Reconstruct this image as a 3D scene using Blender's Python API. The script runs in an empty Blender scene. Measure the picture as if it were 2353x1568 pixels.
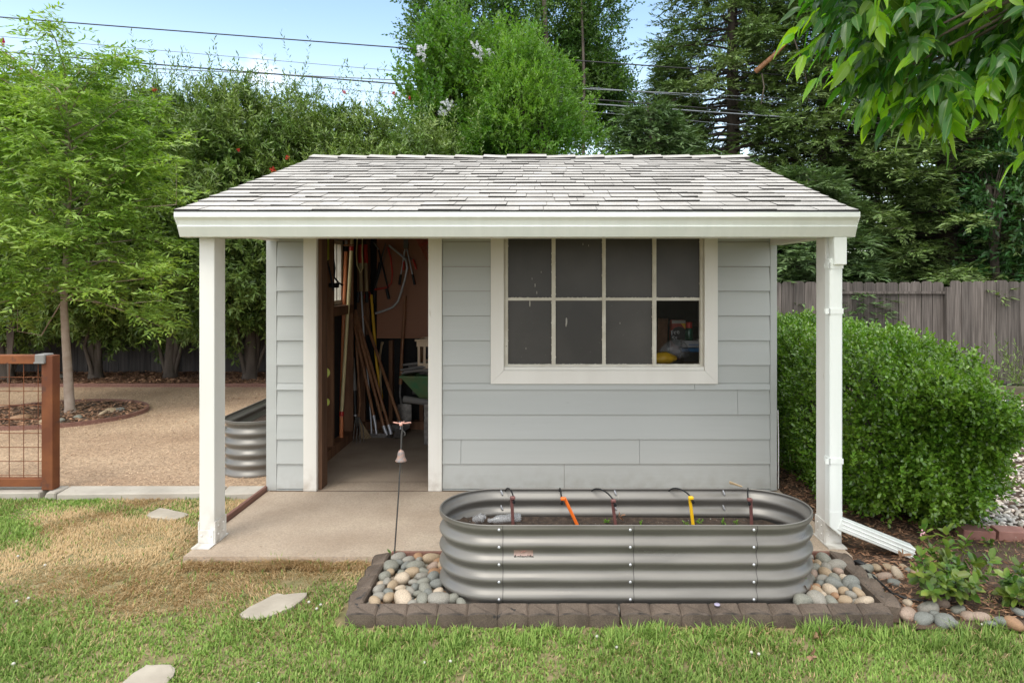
import bpy, math, random
import numpy as np
from mathutils import Vector, Matrix
from math import radians, sin, cos, pi, sqrt
random.seed(7)
S = bpy.context.scene
COL = S.collection

# ------------------------------------------------------------------ camera
F, VX, VY, EYE = 1568.0, 1250.0, 637.0, 1.587     # focal length and vanishing point on a 2352 wide picture
cd = bpy.data.cameras.new("camera")
cam = bpy.data.objects.new("camera", cd); COL.objects.link(cam)
cam.location = (0, 0, EYE); cam.rotation_euler = (radians(90), 0, 0)
cd.sensor_width = 36; cd.lens = 36 * F / 2352
cd.shift_x = (1176 - VX) / 2352; cd.shift_y = -(784 - VY) / 2352
cd.clip_start = 0.05; cd.clip_end = 600
S.camera = cam

# ------------------------------------------------------------------ sky, sun, exposure
SUN_EL, SUN_AZ = radians(58), radians(205)        # azimuth clockwise from +Y: behind the camera, to its left
world = bpy.data.worlds.new("World"); S.world = world; world.use_nodes = True
nt = world.node_tree; N = nt.nodes; L = nt.links
bg = N['Background']
sky = N.new('ShaderNodeTexSky'); sky.sky_type = 'NISHITA'; sky.sun_disc = False
sky.sun_elevation = SUN_EL; sky.sun_rotation = SUN_AZ; sky.air_density = 1.0; sky.dust_density = 0.6; sky.ozone_density = 1.0
tc = N.new('ShaderNodeTexCoord'); sep = N.new('ShaderNodeSeparateXYZ'); L.new(tc.outputs['Generated'], sep.inputs[0])
def wmap(src, a, b, c=0., d=1.):
    m = N.new('ShaderNodeMapRange'); m.interpolation_type = 'SMOOTHSTEP'
    for i, v in zip((1, 2, 3, 4), (a, b, c, d)): m.inputs[i].default_value = v
    L.new(src, m.inputs[0]); return m.outputs[0]
def wmath(op, a, b):
    m = N.new('ShaderNodeMath'); m.operation = op
    for i, v in enumerate((a, b)):
        if isinstance(v, (int, float)): m.inputs[i].default_value = v
        else: L.new(v, m.inputs[i])
    return m.outputs[0]
cn = N.new('ShaderNodeTexNoise'); cn.inputs['Scale'].default_value = 7; cn.inputs['Detail'].default_value = 6; cn.inputs['Roughness'].default_value = .55
mp = N.new('ShaderNodeMapping'); mp.inputs['Scale'].default_value = (1, 1, 2.4); L.new(tc.outputs['Generated'], mp.inputs[0]); L.new(mp.outputs[0], cn.inputs['Vector'])
wisp = wmath('MULTIPLY', wmap(cn.outputs['Fac'], .60, .80), .55)
haze_low = wmath('MULTIPLY', wmap(sep.outputs['Z'], .38, .0), .58)
over = wmath('MAXIMUM', wmap(sep.outputs['Z'], .50, .80), wmap(sep.outputs['Y'], .25, -.35))   # unseen bright overcast overhead and behind, added for soft neutral light
cover = wmath('MAXIMUM', over, wmath('MAXIMUM', wisp, haze_low))
mx = N.new('ShaderNodeMix'); mx.data_type = 'RGBA'
tint = N.new('ShaderNodeMix'); tint.data_type = 'RGBA'; tint.blend_type = 'MULTIPLY'; tint.inputs[0].default_value = 1
tint.inputs[7].default_value = (1.72, 1.70, 1.56, 1); L.new(sky.outputs[0], tint.inputs[6])
L.new(cover, mx.inputs[0]); L.new(tint.outputs[2], mx.inputs[6]); mx.inputs[7].default_value = (9.6, 9.9, 10.3, 1)
L.new(mx.outputs[2], bg.inputs['Color']); bg.inputs['Strength'].default_value = 0.10
sl = bpy.data.lights.new("sun", 'SUN'); sl.energy = 1.1; sl.angle = radians(28); sl.color = (1.0, .95, .86)
sun = bpy.data.objects.new("sun", sl); COL.objects.link(sun)
sd = Vector((sin(SUN_AZ) * cos(SUN_EL), cos(SUN_AZ) * cos(SUN_EL), sin(SUN_EL)))
sun.rotation_euler = sd.to_track_quat('Z', 'Y').to_euler(); sun.location = (-4, -6, 12)
S.view_settings.view_transform = 'Standard'; S.view_settings.look = 'None'
S.view_settings.exposure = 0.96; S.view_settings.gamma = 1.0
S.cycles.use_denoising = True
S.cycles.max_bounces = 12; S.cycles.diffuse_bounces = 8; S.cycles.transparent_max_bounces = 12; S.cycles.caustics_reflective = False; S.cycles.caustics_refractive = False

# ------------------------------------------------------------------ helpers
def W(px, py, Y):                                   # a point of the photograph at depth Y metres
    return Vector(((px - VX) * Y / F, Y, EYE - (py - VY) * Y / F))
def qa(x, y, Y): return W((1000 + x / 4.2375) / 1.4498, (760 + y / 4.2375) / 1.4498, Y)
def qb(x, y, Y): return W((1000 + x / 3.015) / 1.4498, (1130 + y / 3.015) / 1.4498, Y)
def qz(px, py, z=0.0):                              # a point of the photograph on the level z
    Y = (EYE - z) * F / (py - VY); return Vector(((px - VX) * Y / F, Y, z))

def mat(name, c1, c2=None, scale=8., rough=.6, metal=0., bump=0., bscale=None, detail=5., stretch=(1, 1, 1), spec=.5,
        speck=None, island=0., trans=0., tcol=None, coord='P', lo=.35, hi=.65, hue=0., coat=0., attr=None, vor=None, rvar=0.):
    m = bpy.data.materials.new(name); m.use_nodes = True
    t = m.node_tree; n = t.nodes; l = t.links; p = n['Principled BSDF']; out = n['Material Output']
    def col(c): return (c[0], c[1], c[2], 1)
    if coord == 'P': g = n.new('ShaderNodeNewGeometry'); vec = g.outputs['Position']
    else: g = n.new('ShaderNodeTexCoord'); vec = g.outputs['Object']
    mpn = n.new('ShaderNodeMapping'); mpn.inputs['Scale'].default_value = stretch; l.new(vec, mpn.inputs[0]); vec = mpn.outputs[0]
    cur = None
    def mixc(fac, a, b, mode='MIX'):
        x = n.new('ShaderNodeMix'); x.data_type = 'RGBA'; x.blend_type = mode
        for i, v in ((0, fac), (6, a), (7, b)):
            if isinstance(v, (int, float)): x.inputs[i].default_value = v
            elif isinstance(v, (tuple, list)): x.inputs[i].default_value = col(v)
            else: l.new(v, x.inputs[i])
        return x.outputs[2]
    def mr(src, a, b, c=0., d=1.):
        x = n.new('ShaderNodeMapRange'); l.new(src, x.inputs[0])
        for i, v in zip((1, 2, 3, 4), (a, b, c, d)): x.inputs[i].default_value = v
        return x.outputs[0]
    if attr:
        a = n.new('ShaderNodeAttribute'); a.attribute_name = attr; cur = a.outputs['Color']
    elif c2 is None: cur = None
    else:
        ns = n.new('ShaderNodeTexNoise'); ns.inputs['Scale'].default_value = scale; ns.inputs['Detail'].default_value = detail
        l.new(vec, ns.inputs['Vector']); cur = mixc(mr(ns.outputs['Fac'], lo, hi), c1, c2)
        if rvar: l.new(mr(ns.outputs['Fac'], .3, .7, max(0, rough - rvar), min(1, rough + rvar)), p.inputs['Roughness'])
    if vor:                                         # (scale, amount): cell to cell tone
        v = n.new('ShaderNodeTexVoronoi'); v.inputs['Scale'].default_value = vor[0]; l.new(vec, v.inputs['Vector'])
        sc = n.new('ShaderNodeSeparateColor'); l.new(v.outputs['Color'], sc.inputs[0])
        cur = mixc(1., cur if cur else c1, mixc(mr(sc.outputs[0], 0, 1), (1 - vor[1],) * 3, (1 + vor[1],) * 3), 'MULTIPLY')
    if speck:                                       # (colour, scale, threshold)
        s2 = n.new('ShaderNodeTexNoise'); s2.inputs['Scale'].default_value = speck[1]; s2.inputs['Detail'].default_value = 3; l.new(vec, s2.inputs['Vector'])
        cur = mixc(mr(s2.outputs['Fac'], speck[2], speck[2] + .06), cur if cur else c1, speck[0])
    if island:
        gi = n.new('ShaderNodeNewGeometry'); rp = gi.outputs['Random Per Island']
        cur = mixc(1., cur if cur else c1, mixc(rp, (1 - island,) * 3, (1 + island,) * 3), 'MULTIPLY')
        if hue:
            h = n.new('ShaderNodeHueSaturation'); l.new(cur, h.inputs['Color']); wn = n.new('ShaderNodeTexWhiteNoise'); wn.noise_dimensions = '1D'; l.new(rp, wn.inputs['W'])
            l.new(mr(wn.outputs['Value'], 0, 1, .5 - hue, .5 + hue), h.inputs['Hue']); cur = h.outputs[0]
    if cur is None: p.inputs['Base Color'].default_value = col(c1)
    else: l.new(cur, p.inputs['Base Color'])
    if not (rvar and c2): p.inputs['Roughness'].default_value = rough
    p.inputs['Metallic'].default_value = metal; p.inputs['Specular IOR Level'].default_value = spec; p.inputs['Coat Weight'].default_value = coat
    if bump:
        b = n.new('ShaderNodeBump'); b.inputs['Strength'].default_value = 1; b.inputs['Distance'].default_value = bump
        bs = n.new('ShaderNodeTexNoise'); bs.inputs['Scale'].default_value = bscale or scale * 3; bs.inputs['Detail'].default_value = 6
        l.new(vec, bs.inputs['Vector']); l.new(bs.outputs['Fac'], b.inputs['Height']); l.new(b.outputs[0], p.inputs['Normal'])
    if trans:
        tr = n.new('ShaderNodeBsdfTranslucent')
        if cur is None: tr.inputs['Color'].default_value = col(tcol or c1)
        elif tcol: l.new(mixc(1., cur, tcol, 'MULTIPLY'), tr.inputs['Color'])
        else: l.new(cur, tr.inputs['Color'])
        ms = n.new('ShaderNodeMixShader'); ms.inputs[0].default_value = trans
        l.new(p.outputs[0], ms.inputs[1]); l.new(tr.outputs[0], ms.inputs[2]); l.new(ms.outputs[0], out.inputs['Surface'])
    return m

def grime(m, z1, amt, colr=(.30, .235, .165)):         # dried splashes of dirt near the ground
    t = m.node_tree; n = t.nodes; l = t.links; p = n['Principled BSDF']; src = p.inputs['Base Color'].links[0].from_socket
    g = n.new('ShaderNodeNewGeometry'); sx = n.new('ShaderNodeSeparateXYZ'); l.new(g.outputs['Position'], sx.inputs[0]); a = n.new('ShaderNodeMapRange'); a.interpolation_type = 'SMOOTHSTEP'; l.new(sx.outputs['Z'], a.inputs[0])
    for i, v in zip((1, 2, 3, 4), (0., z1, amt, 0.)): a.inputs[i].default_value = v
    ns = n.new('ShaderNodeTexNoise'); ns.inputs['Scale'].default_value = 14; ns.inputs['Detail'].default_value = 8; l.new(g.outputs['Position'], ns.inputs['Vector']); b = n.new('ShaderNodeMapRange'); l.new(ns.outputs['Fac'], b.inputs[0])
    for i, v in zip((1, 2, 3, 4), (.38, .68, 0., 1.)): b.inputs[i].default_value = v
    mu = n.new('ShaderNodeMath'); mu.operation = 'MULTIPLY'; l.new(a.outputs[0], mu.inputs[0]); l.new(b.outputs[0], mu.inputs[1])
    x = n.new('ShaderNodeMix'); x.data_type = 'RGBA'; l.new(mu.outputs[0], x.inputs[0]); l.new(src, x.inputs[6]); x.inputs[7].default_value = (*colr, 1); l.new(x.outputs[2], p.inputs['Base Color'])
ORG = {}
class MB:                                           # collects shapes, links them as ONE mesh object
    def __init__(s): s.v = []; s.f = []; s.sm = []
    def add(s, vs, fs, smooth=False):
        o = len(s.v); s.v += [tuple(v) for v in vs]; s.f += [tuple(i + o for i in f) for f in fs]; s.sm += [smooth] * len(fs); return s
    def box(s, x0, y0, z0, x1, y1, z1, bev=0.):
        return s.hexa([(x0, y0, z0), (x1, y0, z0), (x1, y1, z0), (x0, y1, z0), (x0, y0, z1), (x1, y0, z1), (x1, y1, z1), (x0, y1, z1)], bev)
    def hexa(s, c, bev=0.):                         # 8 corners: bottom loop, top loop
        F6 = [(3, 2, 1, 0), (4, 5, 6, 7), (0, 1, 5, 4), (1, 2, 6, 5), (2, 3, 7, 6), (3, 0, 4, 7)]
        if not bev: return s.add(c, F6)
        c = [Vector(p) for p in c]; ctr = sum(c, Vector()) / 8
        fn = []
        vs = []; idx = {}
        for k, f in enumerate(F6):                  # each face inset by bev, joined by chamfers
            fc = sum((c[i] for i in f), Vector()) / 4
            for j, i in enumerate(f):
                a = c[f[j - 1]] - c[i]; b = c[f[(j + 1) % 4]] - c[i]
                p = c[i] + a.normalized() * min(bev, a.length * .45) + b.normalized() * min(bev, b.length * .45)
                idx[(k, i)] = len(vs); vs.append(p)
        fs = [tuple(idx[(k, i)] for i in f) for k, f in enumerate(F6)]
        edges = {}
        for k, f in enumerate(F6):
            for j in range(4): edges.setdefault(frozenset((f[j], f[(j + 1) % 4])), []).append((k, f[j], f[(j + 1) % 4]))
        for e, l2 in edges.items():
            (k1, a, b), (k2, _, _) = l2; fs.append((idx[(k1, b)], idx[(k1, a)], idx[(k2, a)], idx[(k2, b)]))
        for i in range(8):
            ks = [k for k, f in enumerate(F6) if i in f]; t = [idx[(k, i)] for k in ks]
            nrm = (vs[t[1]] - vs[t[0]]).cross(vs[t[2]] - vs[t[0]])
            if nrm.dot(c[i] - ctr) < 0: t.reverse()
            fs.append(tuple(t))
        return s.add(vs, fs)
    def tube(s, pts, r, n=8, caps=True, smooth=True, flat=1.0):
        pts = [Vector(p) for p in pts]; m = len(pts); rs = r if isinstance(r, (list, tuple)) else [r] * m
        o = len(s.v); up = None; vs = []
        for i, p in enumerate(pts):
            d = (pts[min(i + 1, m - 1)] - pts[max(i - 1, 0)]).normalized()
            if up is None: up = d.orthogonal().normalized() if abs(d.z) > .95 else Vector((0, 0, 1))
            sd_ = d.cross(up)
            if sd_.length < 1e-4: sd_ = d.orthogonal()
            sd_.normalize(); u2 = sd_.cross(d).normalized(); up = u2
            for k in range(n):
                a = 2 * pi * k / n; vs.append(p + sd_ * cos(a) * rs[i] + u2 * sin(a) * rs[i] * flat)
        fs = [(i * n + k, i * n + (k + 1) % n, (i + 1) * n + (k + 1) % n, (i + 1) * n + k) for i in range(m - 1) for k in range(n)]
        s.add(vs, fs, smooth)
        if caps: s.add(vs[:n], [tuple(range(n))[::-1]]); s.add(vs[-n:], [tuple(range(n))])
        return s
    def prism(s, poly, axis, a, b, smooth=False):   # polygon in the two other axes, pushed along axis from a to b
        def P(u, v, w): return {'x': (w, u, v), 'y': (u, w, v), 'z': (u, v, w)}[axis]
        n = len(poly); vs = [P(u, v, a) for u, v in poly] + [P(u, v, b) for u, v in poly]
        s.add(vs, [(k, (k + 1) % n, n + (k + 1) % n, n + k) for k in range(n)], smooth)
        s.add(vs[:n], [tuple(range(n))[::-1]]); s.add(vs[n:], [tuple(range(n))]); return s
    def lathe(s, c, prof, n=16, smooth=True):       # profile of (radius, z) about a vertical axis through c
        c = Vector(c); vs = [c + Vector((r * cos(2 * pi * k / n), r * sin(2 * pi * k / n), z)) for r, z in prof for k in range(n)]
        fs = [(i * n + k, i * n + (k + 1) % n, (i + 1) * n + (k + 1) % n, (i + 1) * n + k) for i in range(len(prof) - 1) for k in range(n)]
        return s.add(vs, fs, smooth)
    def ball(s, c, r, n=10, m=6, sq=(1, 1, 1)):
        c = Vector(c); vs = []; fs = []
        for i in range(m + 1):
            th = pi * i / m
            for k in range(n): a = 2 * pi * k / n; vs.append(c + Vector((r * sq[0] * sin(th) * cos(a), r * sq[1] * sin(th) * sin(a), r * sq[2] * cos(th))))
        for i in range(m):
            for k in range(n): fs.append((i * n + k, (i + 1) * n + k, (i + 1) * n + (k + 1) % n, i * n + (k + 1) % n))
        return s.add(vs, fs, True)
    def build(s, name, m, parent=None, org=None, bevel=0.):
        o3 = Vector(org) if org is not None else (ORG[parent.name] if parent is not None else Vector())
        me = bpy.data.meshes.new(name); me.from_pydata([tuple(Vector(v) - o3) for v in s.v], [], s.f)
        me.polygons.foreach_set('use_smooth', s.sm); me.materials.append(m); me.update()
        ob = bpy.data.objects.new(name, me); COL.objects.link(ob); ORG[ob.name] = o3
        if parent is not None: ob.parent = parent
        else: ob.location = o3
        if bevel:
            b = ob.modifiers.new('bevel', 'BEVEL'); b.width = bevel; b.segments = 2; b.limit_method = 'ANGLE'
        return ob
def tag(o, label=None, cat=None, group=None, kind=None):
    for k, v in (('label', label), ('category', cat), ('group', group), ('kind', kind)):
        if v: o[k] = v
    return o
def thing(name, label, cat, loc=(0, 0, 0), group=None):
    o = bpy.data.objects.new(name, None); COL.objects.link(o); o.location = loc; ORG[o.name] = Vector(loc); o.empty_display_size = .1
    return tag(o, label, cat, group)
def struct(name, mb, m): return tag(mb.build(name, m), kind='structure')
def np_mesh(name, V, FC, m, parent=None, attrs=None, uv=None, smooth=False, org=None):   # big meshes from arrays
    o3 = Vector(org) if org is not None else (ORG[parent.name] if parent is not None else Vector())
    me = bpy.data.meshes.new(name); nv = len(V); me.vertices.add(nv)
    me.vertices.foreach_set('co', (np.asarray(V, np.float32) - np.array(o3, np.float32)).ravel())
    nf, k = FC.shape; me.loops.add(nf * k); me.loops.foreach_set('vertex_index', FC.astype(np.int32).ravel())
    me.polygons.add(nf); me.polygons.foreach_set('loop_start', np.arange(0, nf * k, k, dtype=np.int32))
    if smooth: me.polygons.foreach_set('use_smooth', np.ones(nf, bool))
    if attrs is not None:
        a = me.attributes.new('col', 'FLOAT_COLOR', 'POINT'); a.data.foreach_set('color', attrs.astype(np.float32).ravel())
    if uv is not None:
        u = me.uv_layers.new(name='UVMap'); u.data.foreach_set('uv', uv[FC.ravel()].astype(np.float32).ravel())
    me.materials.append(m); me.update(calc_edges=True)
    ob = bpy.data.objects.new(name, me); COL.objects.link(ob); ORG[ob.name] = o3
    if parent is not None: ob.parent = parent
    else: ob.location = o3
    return ob
def unit(a): return a / np.maximum(np.linalg.norm(a, axis=-1, keepdims=True), 1e-9)
# leaf outlines: (across, along, lift) and faces
T_DIA = (np.array([(0, 0, 0), (.5, .45, .12), (0, 1, -.12), (-.5, .45, .12)]), np.array([(0, 1, 2), (0, 2, 3)]))
T_OVAL = (np.array([(0, 0, 0), (.42, .28, .14), (.42, .72, .12), (0, 1, -.05), (-.42, .72, .12), (-.42, .28, .14)]), np.array([(0, 1, 2, 3), (0, 3, 4, 5)]))
def big_leaf():
    ts = np.linspace(0, 1, 9); vs = []; fs = []
    for t in ts:
        w = .5 * (sin(pi * min(1, t ** .75)) ** .8) * (1 - .25 * t) if 0 < t < 1 else 0.02
        for s, lift in ((-1, .16), (-.5, .09), (0, 0), (.5, .09), (1, .16)): vs.append((s * w, t, lift * w * 2 - .9 * t * t * .5 + .04 * sin(9 * t) * abs(s)))
    for i in range(8):
        for j in range(4): a = i * 5 + j; fs.append((a, a + 1, a + 6, a + 5))
    return np.array(vs), np.array(fs)
T_BIG = big_leaf()
def shoots(rng, B, A, Ls, n, ll, lw, ang=45., flat=False, droop=0., jit=.22, t0=.12, up=.6, taper=0., hang=0.):
    """m shoots from B along A, each with n leaves; flat = two-sided sprays"""
    B = np.asarray(B, float); A = unit(np.asarray(A, float)); m = len(B); Ls = np.broadcast_to(np.asarray(Ls, float), (m,))
    t = np.linspace(t0, 1, n)[None, :, None]
    Z = np.array([0, 0, 1.]); pos = B[:, None] + A[:, None] * (Ls[:, None, None] * t); pos[..., 2] -= droop * (t[..., 0] ** 2) * Ls[:, None]
    sv = unit(np.cross(A, Z) + rng.normal(0, .05, A.shape)); uv = np.cross(sv, A)
    k = np.arange(n)
    phi = np.where(k % 2, pi, 0)[None] + rng.normal(0, .35, (m, n)) if flat else k[None] * 2.4 + rng.uniform(0, 6.28, (m, 1)) + rng.normal(0, .3, (m, n))
    rad = np.cos(phi)[..., None] * sv[:, None] + np.sin(phi)[..., None] * uv[:, None]
    a = np.radians(ang) * (1 - .55 * (t[..., 0] ** 3))[..., None]
    d = A[:, None] * np.cos(a) + rad * np.sin(a) + rng.normal(0, jit, (m, n, 3)); d[..., 2] -= hang; d = unit(d)
    n0 = A[:, None] * .5 + Z * up + rng.normal(0, .45, (m, n, 3)); ac = unit(np.cross(d, n0)); nn = np.cross(ac, d)
    sz = rng.uniform(.7, 1.15, (m, n)) * (1 - taper * np.abs(t[..., 0] - .35)); 
    return [x.reshape(-1, 3) for x in (pos, d, ac, nn)] + [(ll * sz).ravel(), (lw * sz).ravel()]
def leaves(name, sets, tmpl, m, parent=None, org=None, uv=False):
    pos, d, ac, nn = [np.concatenate([s[i] for s in sets]) for i in range(4)]; l = np.concatenate([s[4] for s in sets]); w = np.concatenate([s[5] for s in sets])
    T, FC = tmpl; k = len(T)
    V = pos[:, None] + ac[:, None] * (T[None, :, 0:1] * w[:, None, None]) + d[:, None] * (T[None, :, 1:2] * l[:, None, None]) + nn[:, None] * (T[None, :, 2:3] * w[:, None, None])
    FF = (FC[None] + (np.arange(len(pos)) * k)[:, None, None]).reshape(-1, FC.shape[1])
    u = np.tile(T[:, :2] + np.array([.5, 0]), (len(pos), 1)) if uv else None
    return np_mesh(name, V.reshape(-1, 3), FF, m, parent, uv=u, org=org, smooth=(tmpl is T_BIG))
def lumps(rng, D, k=9, amp=.25, fr=3.):
    out = np.zeros(len(D))
    for _ in range(k): w = rng.normal(0, fr, 3); out += np.cos(D @ w + rng.uniform(0, 6.28))
    return 1 + amp * out / sqrt(k)
def clump(rng, P, D, k, sp):                        # k shoots round each point, so that leaves gather in tufts
    return np.repeat(P, k, 0) + rng.normal(0, sp, (len(P) * k, 3)), np.repeat(D, k, 0)
def blob(rng, n, c, r, shell=.55, amp=.25, fr=3., e=2.):  # points of a lumpy crown and their outward directions
    D = unit(rng.normal(0, 1, (n, 3))); q = rng.uniform(shell ** 3, 1, n) ** (1 / 3) * lumps(rng, D, amp=amp, fr=fr) * (np.abs(D) ** e).sum(1) ** (-1 / e)
    return np.array(c) + D * q[:, None] * np.array(r), D, q
# ------------------------------------------------------------------ materials
M = {}
M['siding'] = mat('grey_paint', (.43, .447, .43), (.475, .49, .474), scale=2.2, rough=.55, bump=.0016, bscale=16, stretch=(.12, .12, 1.6), speck=((.2, .19, .17), 26, .74))
M['white'] = mat('white_paint', (.70, .69, .645), (.77, .76, .72), scale=3, rough=.5, bump=.0006, bscale=30, stretch=(1, 1, .2), speck=((.5, .46, .4), 22, .735))
M['trim'] = mat('casing_paint', (.74, .715, .66), (.80, .78, .725), scale=4, rough=.55, bump=.0008, bscale=40, stretch=(1, 1, .15), speck=((.5, .45, .38), 18, .74))
grime(M['siding'], .22, .30, (.26, .23, .19)); grime(M['white'], .28, .6); grime(M['trim'], .22, .5)
M['gutter'] = mat('gutter_enamel', (.82, .855, .82), (.87, .90, .865), scale=9, rough=.32, stretch=(2, 1, .15), bump=.0003, bscale=3)
M['sash'] = mat('sash_paint', (.60, .56, .47), (.72, .69, .6), scale=9, rough=.6, speck=((.3, .26, .2), 40, .7))
M['shingle'] = mat('roof_granules', (.43, .405, .37), (.52, .495, .46), scale=5, rough=.95, bump=.003, bscale=160, island=.07, spec=.2, speck=((.17, .155, .14), 150, .60))
M['shingle_edge'] = mat('dark_shaded_edge', (.04, .038, .036), rough=.95)  # near-black tab edges, butt shadow put into the colour; also bed seams
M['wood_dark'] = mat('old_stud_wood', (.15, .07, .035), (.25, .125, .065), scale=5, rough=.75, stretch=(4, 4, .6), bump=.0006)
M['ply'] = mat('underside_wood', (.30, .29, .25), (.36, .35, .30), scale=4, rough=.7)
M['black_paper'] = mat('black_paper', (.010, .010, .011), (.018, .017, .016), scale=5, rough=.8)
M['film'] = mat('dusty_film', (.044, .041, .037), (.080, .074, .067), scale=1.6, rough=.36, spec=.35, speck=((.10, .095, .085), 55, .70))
M['metal_dull'] = mat('zinc', (.55, .55, .54), (.62, .62, .6), scale=30, rough=.4, metal=.9)
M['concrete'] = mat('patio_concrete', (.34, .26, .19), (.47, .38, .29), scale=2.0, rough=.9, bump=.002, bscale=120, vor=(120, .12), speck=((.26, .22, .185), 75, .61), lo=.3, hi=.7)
M['curbm'] = mat('curb_concrete', (.36, .325, .275), (.46, .42, .36), scale=4, rough=.9, bump=.002, bscale=60, speck=((.33, .29, .24), 25, .68))
M['stone'] = mat('flagstone', (.34, .295, .235), (.44, .39, .315), scale=6, rough=.9, bump=.003, bscale=35, speck=((.40, .34, .26), 18, .66))
M['dg'] = mat('decomposed_granite', (.33, .22, .14), (.45, .32, .21), scale=1.1, rough=.95, bump=.004, bscale=110, vor=(75, .30), speck=((.20, .13, .08), 33, .68))
M['soil_brown'] = mat('mulch_soil', (.055, .034, .022), (.12, .075, .048), scale=9, rough=.95, bump=.01, bscale=40)
M['lawn_base'] = mat('lawn_thatch', (.16, .15, .06), (.27, .21, .11), scale=14, rough=.95, bump=.006, bscale=80)
M['ground'] = mat('far_ground', (.10, .09, .05), (.16, .14, .08), scale=2, rough=.95)
M['chips'] = mat('bark_chips', (.20, .095, .05), (.38, .22, .13), scale=12, rough=.85, island=.55)
M['bender'] = mat('composite_board', (.16, .075, .055), (.23, .115, .085), scale=10, rough=.7, stretch=(6, .4, 6), bump=.0008)
M['black'] = mat('black_plastic', (.012, .012, .013), rough=.42)
M['green_paint'] = mat('green_shell', (.16, .22, .02), rough=.4)
M['rust'] = mat('rusty_steel', (.14, .042, .016), (.23, .078, .026), scale=5, rough=.8, metal=.1, bump=.0006, bscale=90, speck=((.10, .04, .025), 9, .63), detail=8)

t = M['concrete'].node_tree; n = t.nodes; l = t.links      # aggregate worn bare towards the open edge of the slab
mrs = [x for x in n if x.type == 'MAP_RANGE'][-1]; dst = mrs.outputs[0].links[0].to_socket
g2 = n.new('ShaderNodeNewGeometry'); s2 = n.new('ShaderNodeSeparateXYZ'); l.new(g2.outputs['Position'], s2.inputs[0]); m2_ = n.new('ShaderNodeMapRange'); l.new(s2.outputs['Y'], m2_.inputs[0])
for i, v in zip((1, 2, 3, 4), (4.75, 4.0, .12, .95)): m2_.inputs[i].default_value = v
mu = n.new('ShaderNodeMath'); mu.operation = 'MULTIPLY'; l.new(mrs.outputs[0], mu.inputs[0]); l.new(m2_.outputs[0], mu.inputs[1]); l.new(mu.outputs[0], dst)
# ------------------------------------------------------------------ ground
def sheet(name, poly, z, m):
    mb = MB(); mb.add([(x, y, z) for x, y in poly], [tuple(range(len(poly)))]); return struct(name, mb, m)
sheet('ground', [(-150, -60), (150, -60), (150, 260), (-150, 260)], -.075, M['ground'])
sheet('lawn', [(-9, -3), (8, -3), (8, 3.26), (1.80, 3.26), (1.80, 4.3), (-2.03, 5.6), (-9, 5.05)], -.052, M['lawn_base'])
sheet('gravel_yard', [(-16, 5.15), (-2.06, 5.15), (-1.9, 7.3), (-1.6, 9.95), (-16, 9.95)], -.006, M['dg'])
sheet('mulch_border', [(-16, 9.95), (3.4, 9.95), (3.4, 11.8), (-16, 11.8)], .008, M['soil_brown'])
sheet('mulch_bed', [(1.70, 3.15), (8, 3.15), (8, 4.30), (2.72, 4.30), (2.9, 6.5), (3.0, 10.7), (1.66, 10.7)], -.034, M['soil_brown'])
sheet('pebble_yard', [(2.55, 4.36), (8, 4.36), (8, 9.6), (2.9, 9.6)], -.028, M['soil_brown'])
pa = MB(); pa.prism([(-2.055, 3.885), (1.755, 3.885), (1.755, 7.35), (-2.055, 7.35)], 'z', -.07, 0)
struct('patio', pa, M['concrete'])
cu = MB()
xs = [-9, -5.2, -3.72, -3.60, -2.45, -2.40, -2.062]
for i in range(len(xs) - 1):
    g = .004
    cu.hexa([(xs[i] + g, 5.03, -.09), (xs[i + 1] - g, 5.03, -.09), (xs[i + 1] - g, 5.19, -.09), (xs[i] + g, 5.19, -.09),
             (xs[i] + g + (.05 if i in (2, 4) else 0), 5.03, .004 - .012 * (i % 2)), (xs[i + 1] - g, 5.03, .004), (xs[i + 1] - g, 5.19, .006), (xs[i] + g, 5.19, .006)], .008)
struct('curb', cu, M['curbm'])

# ------------------------------------------------------------------ garden shed
shed = thing('garden_shed', 'small pale grey clapboard garden shed with white porch posts and light shingled roof', 'shed', (0, 5.1, 0))
X0, X1, YW, YB = -2.07, 1.733, 5.094, 7.3
ROWS = [(.016 + .1834 * k, .016 + .1834 * (k + 1)) for k in range(-1, 13)]
def siding(mb, u0, u1, ztop, holes, P, joints={}):
    """lapped boards from u0 to u1; holes = (ua, ub, za, zb); P(u, out, z) gives the point"""
    for r, (za, zb) in enumerate(ROWS):
        za = max(za, .003)
        if za > ztop - .02: break
        zb2 = min(zb, ztop); cuts = [(za, zb2)]
        for h in holes:
            nc = []
            for a, b in cuts:
                for e in (h[2], h[3]):
                    if a + .004 < e < b - .004: nc.append((a, e)); a = e
                nc.append((a, b))
            cuts = nc
        for a, b in cuts:
            iv = [(u0, u1)]
            for h in holes:
                if h[2] <= a + .002 and h[3] >= b - .002:
                    iv = [q for s_, e_ in iv for q in ((s_, min(e_, h[0])), (max(s_, h[1]), e_)) if q[1] - q[0] > .005]
            sp = joints.get(r, [])
            for s_, e_ in iv:
                pts = [s_] + [j for j in sp if s_ < j < e_] + [e_]
                for j in range(len(pts) - 1):
                    p, q = pts[j] + .0012, pts[j + 1] - .0012
                    f = lambda z: .016 - .012 * min(1, max(0, (z - za) / .18)) if a == za else .010
                    oa, ob = (.019 if a <= za + .001 else .008), (.0035 if b >= zb - .001 else .008)
                    mb.hexa([P(p, oa, a + .0024), P(q, oa, a + .0024), P(q, -.012, a + .0024), P(p, -.012, a + .0024), P(p, ob, b - .0006), P(q, ob, b - .0006), P(q, -.012, b - .0006), P(p, -.012, b - .0006)])
DO = (-1.79, -.758, 0, 2.06); WI = (-.398, 1.289, .797, 2.02)
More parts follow.
